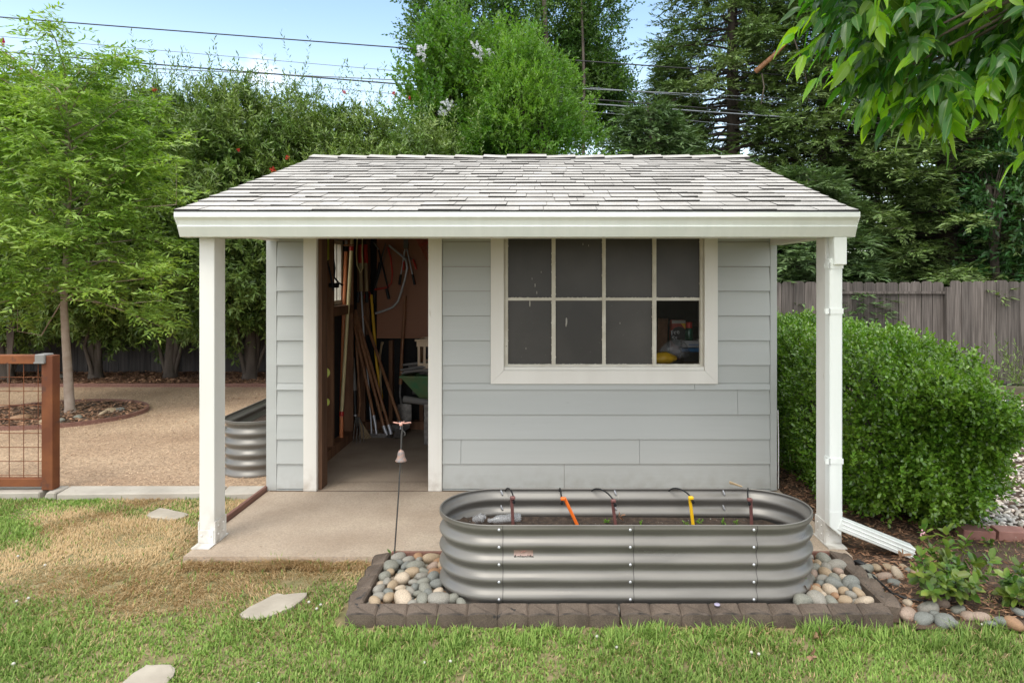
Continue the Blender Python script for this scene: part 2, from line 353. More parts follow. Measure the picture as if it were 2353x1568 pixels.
fw = MB(); siding(fw, -1.991, 1.681, 2.27, [DO, WI], lambda u, o, z: (u, YW - o, z),
                  {1: [.149], 2: [-.62, .71], 4: [1.44], 5: [1.12], 6: []})
front = fw.build('front_wall', M['siding'], shed)
for x0, x1 in ((X0, -1.993), (1.683, X1)): MB().box(x0, YW - .012, .002, x1, YW + .14, 2.25).build('corner_board', M['siding'], front, bevel=.002)
core = MB()                                         # sheathing behind the boards
for a, b, c, d in ((-1.99, -1.70, .004, 2.26), (-.831, -.37, .004, 2.26), (1.27, 1.681, .004, 2.26), (-.37, 1.27, .004, .82), (-1.70, -.831, 2.05, 2.26), (-.37, 1.27, 2.0, 2.26)):
    core.box(a, YW + .013, c, b, YW + .125, d)
core.build('sheathing', M['wood_dark'], front)
cbl = MB(); cbl.tube([(1.741, 5.075, .02), (1.742, 5.075, .35), (1.738, 5.076, .6)], .004, 6); cbl.build('cable', M['white'], front)
# side and rear walls
SW = (6.08, 6.62, 1.33, 1.94)                       # small side window in the left wall
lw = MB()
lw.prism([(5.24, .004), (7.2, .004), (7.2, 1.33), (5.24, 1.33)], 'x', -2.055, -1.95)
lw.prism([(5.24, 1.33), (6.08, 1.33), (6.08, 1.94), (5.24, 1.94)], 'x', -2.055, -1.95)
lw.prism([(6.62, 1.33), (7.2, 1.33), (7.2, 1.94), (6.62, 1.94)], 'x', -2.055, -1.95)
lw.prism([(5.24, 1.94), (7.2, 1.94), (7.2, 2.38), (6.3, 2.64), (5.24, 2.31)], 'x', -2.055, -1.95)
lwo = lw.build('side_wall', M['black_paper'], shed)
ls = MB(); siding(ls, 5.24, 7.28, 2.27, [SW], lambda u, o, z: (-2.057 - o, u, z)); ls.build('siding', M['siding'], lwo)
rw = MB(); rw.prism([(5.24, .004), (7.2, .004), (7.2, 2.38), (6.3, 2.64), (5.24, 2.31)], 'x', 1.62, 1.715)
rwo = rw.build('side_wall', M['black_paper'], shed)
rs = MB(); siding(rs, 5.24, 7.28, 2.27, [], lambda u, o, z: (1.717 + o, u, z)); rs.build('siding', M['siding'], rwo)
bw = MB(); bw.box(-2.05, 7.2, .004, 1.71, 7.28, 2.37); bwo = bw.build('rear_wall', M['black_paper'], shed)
bs = MB(); siding(bs, -2.06, 1.72, 2.25, [], lambda u, o, z: (u, 7.292 + o, z)); bs.build('siding', M['siding'], bwo)
jn = MB(); jn.box(-2.04, 5.068, .0005, 1.73, 5.076, .0022); tag(jn.build('patio_joint', M['soil_brown']), kind='structure')
ck = MB(); cr_ = [(-.10, 5.05), (-.16, 4.9), (-.13, 4.75), (-.22, 4.6), (-.26, 4.42), (-.36, 4.3), (-.38, 4.15), (-.47, 4.0), (-.5, 3.89)]
for (xa, ya), (xb, yb) in zip(cr_, cr_[1:]): ck.add([(xa - .0012, ya, .0012), (xa + .0012, ya, .0012), (xb + .0012, yb, .0012), (xb - .0012, yb, .0012)], [(0, 1, 2, 3)])
tag(ck.build('patio_crack', M['soil_brown']), kind='structure')
st = MB()                                           # studs, plates and braces seen through the door
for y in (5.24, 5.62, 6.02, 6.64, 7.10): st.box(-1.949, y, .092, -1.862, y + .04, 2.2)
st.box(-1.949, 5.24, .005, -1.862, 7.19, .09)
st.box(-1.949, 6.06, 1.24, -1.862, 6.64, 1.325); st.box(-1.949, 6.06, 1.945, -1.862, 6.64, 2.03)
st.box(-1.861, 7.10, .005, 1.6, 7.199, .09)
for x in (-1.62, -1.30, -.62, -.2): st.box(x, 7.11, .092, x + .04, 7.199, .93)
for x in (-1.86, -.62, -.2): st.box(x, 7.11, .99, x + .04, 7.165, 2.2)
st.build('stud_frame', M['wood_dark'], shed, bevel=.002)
pg = bpy.data.materials.new('pegboard'); pg.use_nodes = True
n = pg.node_tree.nodes; l = pg.node_tree.links
g = n.new('ShaderNodeNewGeometry'); vm = n.new('ShaderNodeVectorMath'); vm.operation = 'SCALE'; vm.inputs['Scale'].default_value = 1 / .0254; l.new(g.outputs['Position'], vm.inputs[0])
v2 = n.new('ShaderNodeVectorMath'); v2.operation = 'FRACTION'; l.new(vm.outputs[0], v2.inputs[0])
v3 = n.new('ShaderNodeVectorMath'); v3.operation = 'SUBTRACT'; v3.inputs[1].default_value = (.5, .5, .5); l.new(v2.outputs[0], v3.inputs[0])
v4 = n.new('ShaderNodeVectorMath'); v4.operation = 'MULTIPLY'; v4.inputs[1].default_value = (1, 0, 1); l.new(v3.outputs[0], v4.inputs[0])
v5 = n.new('ShaderNodeVectorMath'); v5.operation = 'LENGTH'; l.new(v4.outputs[0], v5.inputs[0])
lt = n.new('ShaderNodeMath'); lt.operation = 'LESS_THAN'; lt.inputs[1].default_value = .16; l.new(v5.outputs['Value'], lt.inputs[0])
mxp = n.new('ShaderNodeMix'); mxp.data_type = 'RGBA'; l.new(lt.outputs[0], mxp.inputs[0]); mxp.inputs[6].default_value = (.40, .185, .11, 1); mxp.inputs[7].default_value = (.03, .018, .012, 1)
l.new(mxp.outputs[2], n['Principled BSDF'].inputs['Base Color']); n['Principled BSDF'].inputs['Roughness'].default_value = .6
MB().box(-1.74, 7.098, .955, .25, 7.107, 2.19).build('pegboard', pg, shed)
# roof
SL, YE, ZE, YR = .3042, 3.93, 1.966, 6.30
ZR = ZE + SL * (YR - YE); nv = Vector((0, -SL, 1)).normalized()
rf = MB()
def slab(mb, y0, z0, y1, z1, t, x0=-2.11, x1=1.79):
    mb.hexa([(x0, y0, z0 - t), (x1, y0, z0 - t), (x1, y1, z1 - t), (x0, y1, z1 - t), (x0, y0, z0), (x1, y0, z0), (x1, y1, z1), (x0, y1, z1)])
slab(rf, YE + .03, ZE + .03 * SL - .004, YR, ZR - .004, .022); slab(rf, YR, ZR - .004, 7.62, ZR - .404, .022)
roof = rf.build('roof', M['ply'], shed)
rng = random.Random(3)
sh = MB()
def course(dirn):
    Lr = sqrt((YR - YE) ** 2 + (ZR - ZE) ** 2) if dirn > 0 else 1.38
    e = .142; k = 0; s0 = -.012
    while s0 < Lr - .03:
        x = -2.125
        while x < 1.80:
            w = rng.choice((.10, .14, .17, .20, .24, .31)); x2 = min(x + w, 1.805); s1 = min(s0 + e + .03, Lr)
            thick = rng.choice((.005, .0065, .0098)); j = rng.uniform(-.0035, .0035)
            def P(xx, s_, h):
                c = 1 / sqrt(1 + SL * SL)
                y = YE + s_ * c if dirn > 0 else YR + (Lr - s_) * c
                z = ZE + s_ * c * SL if dirn > 0 else ZR - (Lr - s_) * c * SL
                return (xx, y - h * SL * dirn * .95, z + h)
            a, b = x + .0015, x2 - .0015
            q = [P(a, s0 + j, .003), P(b, s0 + j, .003), P(b, s1, .001), P(a, s1, .001), P(a, s0 + j, .006 + thick), P(b, s0 + j, .006 + thick + rng.uniform(-.002, .002)), P(b, s1, .0035), P(a, s1, .0035)]
            if dirn < 0: q = [q[1], q[0], q[3], q[2], q[5], q[4], q[7], q[6]]
            if x2 - x > .01: sh.hexa(q)
            x = x2
        s0 += e; k += 1
course(1); course(-1)
so = sh.build('shingles', M['shingle'], roof); so.data.materials.append(M['shingle_edge'])
so.data.polygons.foreach_set('material_index', [1 if i % 6 in (0, 2, 3, 5) else 0 for i in range(len(so.data.polygons))])
rc = MB()                                           # ridge cap pieces lapping towards the middle
pcs = 15; wp = 3.94 / pcs
for i in range(pcs):
    a = -2.13 + i * wp; b = a + wp + .05; lift = .016
    left = i < pcs // 2; ha, hb = (lift, .001) if left else (.001, lift)
    if i == pcs // 2: ha = hb = lift + .002
    a -= .05 if not left else 0
    for sgn in (-1, 1):
        y2 = YR + sgn * .13; z2 = ZR - .13 * SL
        o = [(a, y2, z2 + .006), (b, y2, z2 + .006), (b, YR, ZR + .008), (a, YR, ZR + .008), (a, y2, z2 + .014 + ha), (b, y2, z2 + .014 + hb), (b, YR, ZR + .018 + ha), (a, YR, ZR + .018 + hb * 0 + ha * 0 + (ha if False else 0))]
        o[7] = (a, YR, ZR + .018 + ha); o[6] = (b, YR, ZR + .018 + hb)
        if sgn > 0: o = [o[1], o[0], o[3], o[2], o[5], o[4], o[7], o[6]]
        rc.hexa(o)
ro = rc.build('ridge_cap', M['shingle'], roof); ro.data.materials.append(M['shingle_edge'])
ro.data.polygons.foreach_set('material_index', [1 if i % 6 in (0, 2, 3, 5) else 0 for i in range(len(ro.data.polygons))])
for x0, x1 in ((-2.108, -2.085), (1.765, 1.788)):
    mb = MB(); mb.hexa([(x0, YE + .06, 1.850), (x1, YE + .06, 1.850), (x1, YR, ZR - .14), (x0, YR, ZR - .14), (x0, YE + .06, 1.955), (x1, YE + .06, 1.955), (x1, YR, ZR - .03), (x0, YR, ZR - .03)])
    mb.build('rake_board', M['white'], roof)
gu = MB(); gu.prism([(3.88, 1.958), (3.88, 1.930), (3.886, 1.926), (3.902, 1.912), (3.914, 1.886), (3.914, 1.881), (3.908, 1.879), (3.945, 1.821), (4.03, 1.821), (4.03, 1.945), (3.886, 1.945), (3.886, 1.958)], 'x', -2.103, 1.794)
gut = gu.build('gutter', M['gutter'], shed, bevel=.0015)
for x in (-2.105, 1.7935):
    mb = MB(); mb.prism([(3.879, 1.959), (3.879, 1.929), (3.913, 1.883), (3.944, 1.820), (4.031, 1.820), (4.031, 1.959)], 'x', x, x + .0025); mb.build('end_cap', M['gutter'], gut)
MB().box(-2.06, 4.062, 1.825, 1.765, 4.198, 1.965).build('beam', M['white'], shed, bevel=.003)
MB().box(-2.052, 4.199, 1.858, -1.965, 5.062, 1.99).build('beam', M['white'], shed, bevel=.003)
MB().box(1.675, 4.199, 1.825, 1.762, 5.062, 1.99).build('beam', M['white'], shed, bevel=.003)
for x0, x1 in ((-2.052, -1.962), (1.672, 1.762)):
    p = MB().box(x0, 4.06, .012, x1, 4.20, 1.824).build('post', M['white'], shed, bevel=.004)
    b = MB()
    b.box(x0 - .010, 3.985, .001, x1 + .008, 4.225, .008)
    b.box(x0 + .002, 4.054, .009, x1 - .002, 4.0597, .085)
    for xa, xb in ((x0 - .006, x0 - .0003), (x1 + .0003, x1 + .006)): b.box(xa, 4.058, .009, xb, 4.202, .135)
    for xx in (x0 + .018, x1 - .018): b.ball((xx, 4.053, .055), .006)
    for yy in (4.10, 4.16):
        for zz in (.05, .10): b.ball((x1 + .006, yy, zz), .006); b.ball((x0 - .006, yy, zz), .006)
    b.build('post_base', M['white'], p)
# downspout
ds = MB(); ds.box(1.668, 3.985, .20, 1.742, 4.0585, 1.70, .006); dso = ds.build('downspout', M['gutter'], shed)
mb = MB(); mb.hexa([(1.684, 3.955, 1.66), (1.754, 3.955, 1.66), (1.754, 4.03, 1.66), (1.684, 4.03, 1.66), (1.676, 3.948, 1.822), (1.752, 3.948, 1.822), (1.752, 4.03, 1.822), (1.676, 4.03, 1.822)], .004); mb.build('outlet', M['gutter'], dso)
for z in (1.39, .515, 1.655):
    mb = MB(); mb.box(1.640 if z != 1.655 else 1.66, 3.9815, z - .016, 1.7455, 3.9848, z + .016); mb.box(1.6635, 3.9815, z - .016, 1.6678, 4.058, z + .016); mb.ball((1.667, 4.05, z), .007); mb.build('strap', M['gutter'], dso)
def bar(mb, a, b, w, h, upv=(0, 0, 1), bev=.004):  # box from a to b, w across, h up
    a, b = Vector(a), Vector(b); d = (b - a).normalized(); s = d.cross(Vector(upv)).normalized(); u = s.cross(d)
    c = [p + s * (i * w / 2) + u * (j * h / 2) for j in (-1, 1) for p, i in ((a, -1), (a, 1), (b, 1), (b, -1))]
    return mb.hexa(c, bev)
el = MB(); el.hexa([(1.667, 3.984, .13), (1.735, 3.984, .075), (1.735, 4.058, .075), (1.667, 4.058, .13), (1.667, 3.984, .225), (1.744, 3.984, .225), (1.744, 4.058, .225), (1.667, 4.058, .225)], .005)
el.build('elbow', M['gutter'], dso)
spo = MB(); a, b = Vector((1.725, 4.02, .148)), Vector((2.135, 3.97, -.006)); bar(spo, a, b, .085, .066)
for k in (-.026, 0, .026): bar(spo, a + Vector((.01, -.043 + 0, k * .9 + .006)), b + Vector((0, -.043, k * .9 + .004)), .007, .007, bev=.002)
spo.build('spout', M['gutter'], dso)
# door opening
dr = MB().box(-1.70, YW + .0125, .002, -1.664, YW + .142, 2.03).box(-.862, YW + .0125, .002, -.832, YW + .142, 2.03).build('door_frame', mat('jamb_wood', (.075, .036, .019), (.13, .065, .034), scale=5, rough=.75, stretch=(4, 4, .6)), shed)
MB().box(-1.788, YW - .030, .002, -1.690, YW + .012, 2.055).build('casing', M['trim'], dr, bevel=.003)
MB().box(-.861, YW - .030, .002, -.760, YW + .012, 2.055).build('casing', M['trim'], dr, bevel=.003)
MB().box(-1.688, YW - .030, 1.95, -.863, YW + .012, 2.055).build('casing', M['trim'], dr, bevel=.003)
# big window
win = thing('window', None, None, (.45, YW, .8)); win.parent = shed; win.location = Vector((.45, YW, .8)) - ORG[shed.name]
def wpart(mb, name, m, bevel=0.): return mb.build(name, m, win, bevel=bevel)
cs = MB(); a0, a1, z0, cw = -.397, 1.288, .798, .098
YF = YW - .030
for poly in ([(a0, z0), (a1, z0), (a1 - cw, z0 + cw), (a0 + cw, z0 + cw)], [(a0, z0), (a0 + cw - .001, z0 + cw + .001), (a0 + cw - .001, 2.0), (a0, 2.0)], [(a1, z0), (a1, 2.0), (a1 - cw + .001, 2.0), (a1 - cw + .001, z0 + cw + .001)]):
    cs.prism(poly[::-1], 'y', YF, YW + .011)
wpart(cs, 'casing', M['trim'], .002)
sl_ = MB(); sl_.box(a0 + cw + .001, YF + .006, .8975, a1 - cw - .001, YW + .05, .923); wpart(sl_, 'sill', M['trim'], .002)
sa = MB(); xi0, xi1 = a0 + cw + .001, a1 - cw - .001
cols = [(1167, 1267), (1276, 1383), (1391, 1498), (1507, 1607)]
cx = [((a - 1250) * 5.115 / F, (b - 1250) * 5.115 / F) for a, b in cols]
zm0, zm1 = EYE - (690 - VY) * 5.115 / F, EYE - (683.5 - VY) * 5.115 / F; zb_, zt_ = .938, 1.98
yg = YW + .028
sa.box(xi0, YW + .002, .9235, cx[0][0], YW + .045, zt_); sa.box(cx[3][1], YW + .002, .9235, xi1, YW + .045, zt_)
sa.box(cx[0][0], YW + .004, .9235, cx[3][1], YW + .045, zb_); sa.box(cx[0][0], YW + .004, zt_ - .02, cx[3][1], YW + .045, zt_)
for i in range(3):
    sa.box(cx[i][1], YW + .008, zb_, cx[i + 1][0], YW + .044, zt_ - .02); xm = (cx[i][1] + cx[i + 1][0]) / 2; sa.box(xm - .004, YW + .003, zb_, xm + .004, YW + .0078, zt_ - .02)
for c0, c1 in cx: sa.box(c0, YW + .010, zm0, c1, YW + .043, zm1)
for x in (xi0 + .012, xi1 - .020): sa.box(x, YW - .006, .9235, x + .008, YW + .0018, zt_)
wpart(sa, 'sash', M['sash'])
rg = random.Random(5); put = MB()                   # ragged putty and paint runs along the bars
for c0, c1 in cx:
    for (zl, zh) in ((zb_, zm0), (zm1, zt_ - .02)):
        for _ in range(26):
            t = rg.random(); s = rg.uniform(.003, .012)
            if rg.random() < .5: x = rg.choice((c0, c1)); z = zl + t * (zh - zl); put.ball((x, yg - .002, z), s * .5, 6, 4, (.6, .5, 1.6))
            else: x = c0 + t * (c1 - c0); put.ball((x, yg - .002, zl), s * .5, 6, 4, (1.8, .5, .6))
wpart(put, 'putty', M['sash'])['kind'] = 'stuff'
pn = MB()
for i, (c0, c1) in enumerate(cx):
    for j, (zl, zh) in enumerate(((zb_, zm0), (zm1, zt_ - .02))):
        if not (i == 3 and j == 0): pn.box(c0 - .003, yg, zl - .003, c1 + .003, yg + .004, zh + .003)
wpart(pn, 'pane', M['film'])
scr = MB()
for (px, py, h) in ((1229, 655, 7), (1233, 672, 6), (1217, 697, 12), (1301, 738, 14), (1222, 640, 4), (1208, 800, 4), (1424, 742, 4), (1500, 712, 3), (1339, 561, 5), (1352, 564, 4), (1243, 625, 4), (1467, 835, 3), (1300, 745, 9)):
    p = W(px, py, yg - .001); scr.ball(p, .0018 * h, 5, 4, (.3, .1, 1.2))
wpart(scr, 'paint_fleck', mat('paint_fleck', (.42, .40, .36), rough=.8))['kind'] = 'stuff'
gl = bpy.data.materials.new('clear_glass'); gl.use_nodes = True; n = gl.node_tree.nodes; l = gl.node_tree.links
tb = n.new('ShaderNodeBsdfTransparent'); gb = n.new('ShaderNodeBsdfGlossy'); gb.inputs['Roughness'].default_value = .02; ms = n.new('ShaderNodeMixShader'); ms.inputs[0].default_value = .010
l.new(tb.outputs[0], ms.inputs[1]); l.new(gb.outputs[0], ms.inputs[2]); l.new(ms.outputs[0], n['Material Output'].inputs['Surface'])
mb = MB(); mb.box(cx[3][0] - .003, yg, zb_ - .003, cx[3][1] + .003, yg + .003, zm0 + .003); g_ = wpart(mb, 'pane', gl); g_['label'] = 'clear pane at the lower right corner'
# small side window seen through the door
swn = MB(); y0, y1, za, zb = SW
for (p, q, r, s_) in ((y0, y1, za, za + .04), (y0, y1, zb - .04, zb), (y0, y0 + .05, za + .04, zb - .04), (y1 - .05, y1, za + .04, zb - .04), (6.20, 6.225, za + .04, zb - .04), (6.42, 6.45, za + .04, zb - .04)): swn.box(-2.04, p, r, -1.955, q, s_)
sw = swn.build('side_window', M['sash'], shed)
mb = MB(); mb.box(-2.012, y0 + .05, za + .04, -2.008, y1 - .05, zb - .04); mb.build('pane', gl, sw)
# work shelf behind the big window
sf = MB(); sf.box(-.75, 5.25, .84, 1.55, 6.2, .87); sf.box(.4, 6.5, 1.12, 1.55, 6.85, 1.15); sf.box(.42, 6.5, .1, .46, 6.85, 1.12); sf.box(.4, 6.55, 1.48, 1.55, 6.85, 1.5)
for x in (-.7, .4, 1.5): sf.box(x, 5.66, .005, x + .05, 5.71, .84)
sf.build('shelf', mat('dark_shelf', (.05, .03, .02), (.08, .05, .035), scale=6, rough=.8), shed)
sheet('shed_floor', [(-1.94, 5.3), (1.61, 5.3), (1.61, 7.19), (-1.94, 7.19)], .004, mat('shed_floor_concrete', (.34, .26, .195), (.46, .365, .275), scale=2.5, rough=.9, bump=.002, bscale=60))
# ------------------------------------------------------------------ more materials
M['bedm'] = mat('taupe_steel', (.16, .15, .134), (.205, .193, .173), scale=3, rough=.37, metal=.20, spec=.6, stretch=(1, 1, 6), speck=((.27, .255, .235), 70, .72), rvar=.10)
M['soil'] = mat('potting_soil', (.030, .020, .014), (.075, .05, .034), scale=40, rough=.95, bump=.012, bscale=60, speck=((.55, .53, .48), 95, .69))
M['edge'] = mat('moulded_edging', (.085, .063, .047), (.14, .106, .080), scale=7, rough=.9, bump=.002, bscale=170, speck=((.035, .032, .03), 16, .66), vor=(330, .28))
M['edge_dark'] = mat('edging_dark_lip', (.035, .028, .024), (.11, .085, .068), scale=26, rough=.9, bump=.002, bscale=170)  # darker tone for the front lip faces of the blocks
M['brick'] = mat('red_brick', (.27, .125, .10), (.36, .185, .15), scale=9, rough=.9, bump=.002, bscale=90, speck=((.5, .42, .38), 60, .70))
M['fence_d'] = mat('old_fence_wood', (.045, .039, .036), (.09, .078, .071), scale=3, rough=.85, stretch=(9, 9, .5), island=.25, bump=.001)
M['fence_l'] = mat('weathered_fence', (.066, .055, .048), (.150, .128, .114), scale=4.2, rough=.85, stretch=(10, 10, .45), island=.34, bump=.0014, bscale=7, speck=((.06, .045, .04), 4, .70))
M['wood_h'] = mat('ash_handle', (.27, .12, .055), (.38, .185, .09), scale=20, rough=.5)
M['wood_l'] = mat('pale_handle', (.45, .33, .19), rough=.55)
M['steel'] = mat('tool_steel', (.16, .15, .14), (.28, .26, .24), scale=30, rough=.5, metal=.6)
M['bright'] = mat('bright_ferrule', (.62, .63, .66), rough=.35, metal=.5)
M['salmon'] = mat('orange_fibreglass', (.78, .27, .11), rough=.4)
M['cream'] = mat('cream_pole', (.80, .68, .36), rough=.4)
M['red'] = mat('red_plastic', (.60, .05, .035), rough=.4)
M['yellow'] = mat('yellow_plastic', (.85, .50, .015), rough=.4)
M['orange'] = mat('orange_plastic', (.85, .17, .02), rough=.4)
M['maroon'] = mat('brown_stake_plastic', (.14, .055, .048), (.19, .08, .07), scale=40, rough=.55)
M['grey'] = mat('grey_foam', (.22, .21, .20), rough=.7)
M['barrow'] = mat('green_tray', (.08, .24, .11), (.17, .22, .10), scale=8, rough=.6)
M['crate'] = mat('cream_crate', (.75, .58, .40), rough=.5)
M['lime'] = mat('lime_plastic', (.50, .56, .03), rough=.4)
M['clear'] = mat('clear_plastic', (.50, .51, .52), rough=.12, spec=.9)
t = M['clear'].node_tree; tbn = t.nodes.new('ShaderNodeBsdfTransparent'); mxs = t.nodes.new('ShaderNodeMixShader'); mxs.inputs[0].default_value = .62
t.links.new(t.nodes['Principled BSDF'].outputs[0], mxs.inputs[1]); t.links.new(tbn.outputs[0], mxs.inputs[2]); t.links.new(mxs.outputs[0], t.nodes['Material Output'].inputs['Surface'])
M['pewter'] = mat('weathered_pewter', (.20, .20, .205), (.42, .24, .17), scale=45, rough=.6, metal=.3)
M['pinkish'] = mat('faded_coral_enamel', (.62, .30, .23), (.72, .42, .34), scale=30, rough=.6)
M['rod'] = mat('rod_steel', (.10, .095, .09), rough=.55, metal=.5)

# ------------------------------------------------------------------ fences
def fence(name, label, x0, x1, Y, z0, z1, w, m, posts, rails, seed, dog=True):
    r = random.Random(seed); t = thing(name, label, 'fence', ((x0 + x1) / 2, Y, 0)); mb = MB(); x = x0
    while x < x1 - .03:
        ww = w * r.uniform(.94, 1.05); b = min(x + ww, x1) - .0075; top = z1 + r.uniform(-.012, .012); y = Y + r.uniform(-.004, .004); c = .03 if dog else .001; lean = r.uniform(-.003, .003)
        mb.prism([(x, z0), (b, z0), (b + lean, top - c), (b - c + lean, top), (x + c + lean, top), (x + lean, top - c)], 'y', y, y + .018); x += ww
    mb.build('board_panel', m, t)
    for a, b, z, yy in rails: MB().box(a, yy, z - .02, b, yy + .04, z + .02).build('rail', m, t)
    for a, yy, zt in posts: MB().box(a - .045, yy, z0, a + .045, yy + .09, zt).build('post', m, t)
    return t
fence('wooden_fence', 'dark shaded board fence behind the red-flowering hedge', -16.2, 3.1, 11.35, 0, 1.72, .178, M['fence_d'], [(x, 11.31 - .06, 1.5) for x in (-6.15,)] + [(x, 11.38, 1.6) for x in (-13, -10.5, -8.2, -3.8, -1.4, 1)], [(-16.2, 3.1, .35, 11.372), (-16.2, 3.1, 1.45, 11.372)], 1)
fence('wooden_fence', 'grey dog-eared board fence with a top rail behind the clipped hedge', 1.5, 6.16, 10.5, -.04, 1.52, .178, M['fence_l'], [(1.55, 10.53, 1.5), (3.9, 10.53, 1.5)], [(4.5, 6.16, 1.355, 10.458)], 2)
f3 = fence('wooden_fence', 'purplish grey dog-eared board fence at the far right beyond the pebbles', 6.21, 14, 10.44, -.04, 1.535, .178, M['fence_l'], [(6.19, 10.42, 1.44), (8.6, 10.47, 1.45), (11, 10.47, 1.45)], [(6.3, 14, .35, 10.46), (6.3, 14, 1.2, 10.46)], 3)

# ------------------------------------------------------------------ corrugated raised beds
def stadium(c, L2, r, off, ax, n=28):               # closed plan outline; ax 0 = long side along X
    pts = []
    for k in range(2 * n + 2):
        side = 1 if k <= n else -1; a = (-pi / 2 + pi * (k if side > 0 else k - n - 1) / n) + (0 if side > 0 else pi)
        x, y = side * L2 + (r + off) * cos(a), (r + off) * sin(a); pts.append((c[0] + (x if ax == 0 else -y), c[1] + (y if ax == 0 else x)))
    return pts
def raised_bed(label, c, L2, r, z0, z1, ax, seams, soil_z):
    t = thing('raised_bed', label, 'raised bed', (c[0], c[1], z0)); per = .0838; NZ = 52
    prof = [(.0125 * cos(2 * pi * (z1 - .016 - z) / per), z) for z in np.linspace(z0, z1 - .006, NZ)]
    prof += [(.012, z1 - .002), (.009, z1 + .001), (.004, z1), (.002, z1 - .006)]
    full = prof + [(d - .003, z) for d, z in prof[:NZ][::-1]]
    mb = MB(); vs = []; fs = []; K = None
    for d, z in full:
        p = stadium(c, L2, r, d, ax); K = len(p); vs += [(x, y, z) for x, y in p]
    for i in range(len(full) - 1):
        for k in range(K): fs.append((i * K + k, i * K + (k + 1) % K, (i + 1) * K + (k + 1) % K, (i + 1) * K + k))
    mb.add(vs, fs, True); mb.build('wall_panel', M['bedm'], t)
    rs = random.Random(2)
    for u, side, inner in seams:                    # overlapping panel joints with bolts
        s = MB(); sg = -1 if side == 'front' else 1
        def P(d, z, du): return (c[0] + u + du, c[1] + sg * (r + d), z) if ax == 0 else (c[0] + sg * (r + d), c[1] + u + du, z)
        pr = [(d + (.0012 if not inner else -.0045), z) for d, z in prof[:NZ + 1]]
        vs = [P(d, z, du) for d, z in pr for du in (-.0012, .0012)]; s.add(vs, [(2 * i, 2 * i + 1, 2 * i + 3, 2 * i + 2) for i in range(len(pr) - 1)], True)
        s.build('seam', M['shingle_edge'] if not inner else M['steel'], t)
        for k in range(5 if not inner else 2):
            z = z1 - .017 - k * per - .004; b = MB(); d = .0125 + .002 if not inner else .005
            p = P(d, z, -.018)
            if not inner: b.ball(p, .0072, 10, 6, (1, .6, 1) if ax == 0 else (.6, 1, 1)); b.build('bolt', M['bright'], t)
            else: b.tube([Vector(p) + Vector((-.004, -.012, .014)), Vector(p) + Vector((0, -.012, 0)), Vector(p) + Vector((.006, -.012, -.012))], [.004, .006, .004], 6); b.build('wing_nut', M['bright'], t)
    so = MB(); nr = 9; rr = random.Random(4); vs = []
    for j in range(nr + 1):
        p = stadium((0, 0), L2 * 1.0, r, -.012 - (r - .02) * j / nr, ax); vs += [(c[0] + x, c[1] + y, soil_z + rr.uniform(-.010, .014) + (.02 * sin(x * 5) if ax == 0 else 0)) for x, y in p]
    K = len(p); so.add(vs, [(j * K + k, j * K + (k + 1) % K, (j + 1) * K + (k + 1) % K, (j + 1) * K + k) for j in range(nr) for k in range(K)], True)
    so.build('soil', M['soil'], t); return t
BC = (.422, 3.585)
bed = raised_bed('oval taupe corrugated steel planter with soil in front of the shed window', BC, .677, .28, -.045, .392, 0,
                 [(-.622, 'front', 0), (.011, 'front', 0), (.607, 'front', 0), (-.645, 'rear', 1), (-.003, 'rear', 1), (.61, 'rear', 1)], .235)
raised_bed('dark oval corrugated steel planter standing behind the left porch post', (-2.385, 6.45), .77, .25, -.005, .44, 1, [(-.77, 'rear', 0)], .30)
lb = MB(); lz = EYE - (1249 - VY) * 3.29 / F
for i in range(6):                                  # a decal that follows the rib
    za, zb = .268 - .0305 * i / 6, .268 - .0305 * (i + 1) / 6
    def yo(z): return BC[1] - .28 - .0125 * cos(2 * pi * (.392 - .016 - z) / .0838) - .0012
    lb.add([(-.147, yo(za), za), (-.054, yo(za), za), (-.054, yo(zb), zb), (-.147, yo(zb), zb)], [(3, 2, 1, 0)], True)
lab = lb.build('label', mat('label_decal', (.36, .24, .20), (.43, .31, .27), scale=40, rough=.4), bed)
def text(body, size, loc, m, parent, rot=(pi / 2, 0, 0), ext=.0006, sx=1.0):
    c = bpy.data.curves.new('text', 'FONT'); c.body = body; c.size = size; c.extrude = ext; c.align_x = 'CENTER'; c.align_y = 'CENTER'
    o = bpy.data.objects.new('text', c); COL.objects.link(o); bpy.context.view_layer.update()
    me = bpy.data.meshes.new_from_object(o.evaluated_get(bpy.context.evaluated_depsgraph_get())); bpy.data.objects.remove(o)
    me.materials.clear(); me.materials.append(m); q = bpy.data.objects.new('lettering', me); COL.objects.link(q)
    q.parent = parent; q.location = Vector(loc) - ORG[parent.name]; q.rotation_euler = rot; q.scale = (sx, 1, 1); return q
M['ink'] = mat('dark_ink', (.02, .02, .02), rough=.5)
text('Anleolife', .030, (-.100, yo(.240) - .005, .2345), M['ink'], lab, (pi / 2 + .25, 0, 0), sx=.92)
lg = MB()
for dx, dz, a in ((-.008, 0, .5), (.004, .003, -.5), (.013, .008, -.9)): lg.tube([(-.10 + dx - .006 * cos(a), yo(.256) - .003, .256 + dz - .004), (-.10 + dx, yo(.256) - .004, .256 + dz + .001), (-.10 + dx + .006 * cos(a), yo(.256) - .003, .256 + dz + .005)], [.0008, .0028, .0006], 6, flat=.4)
lg.build('leaf_emblem', mat('pink_ink', (.72, .30, .28), rough=.5), lab)

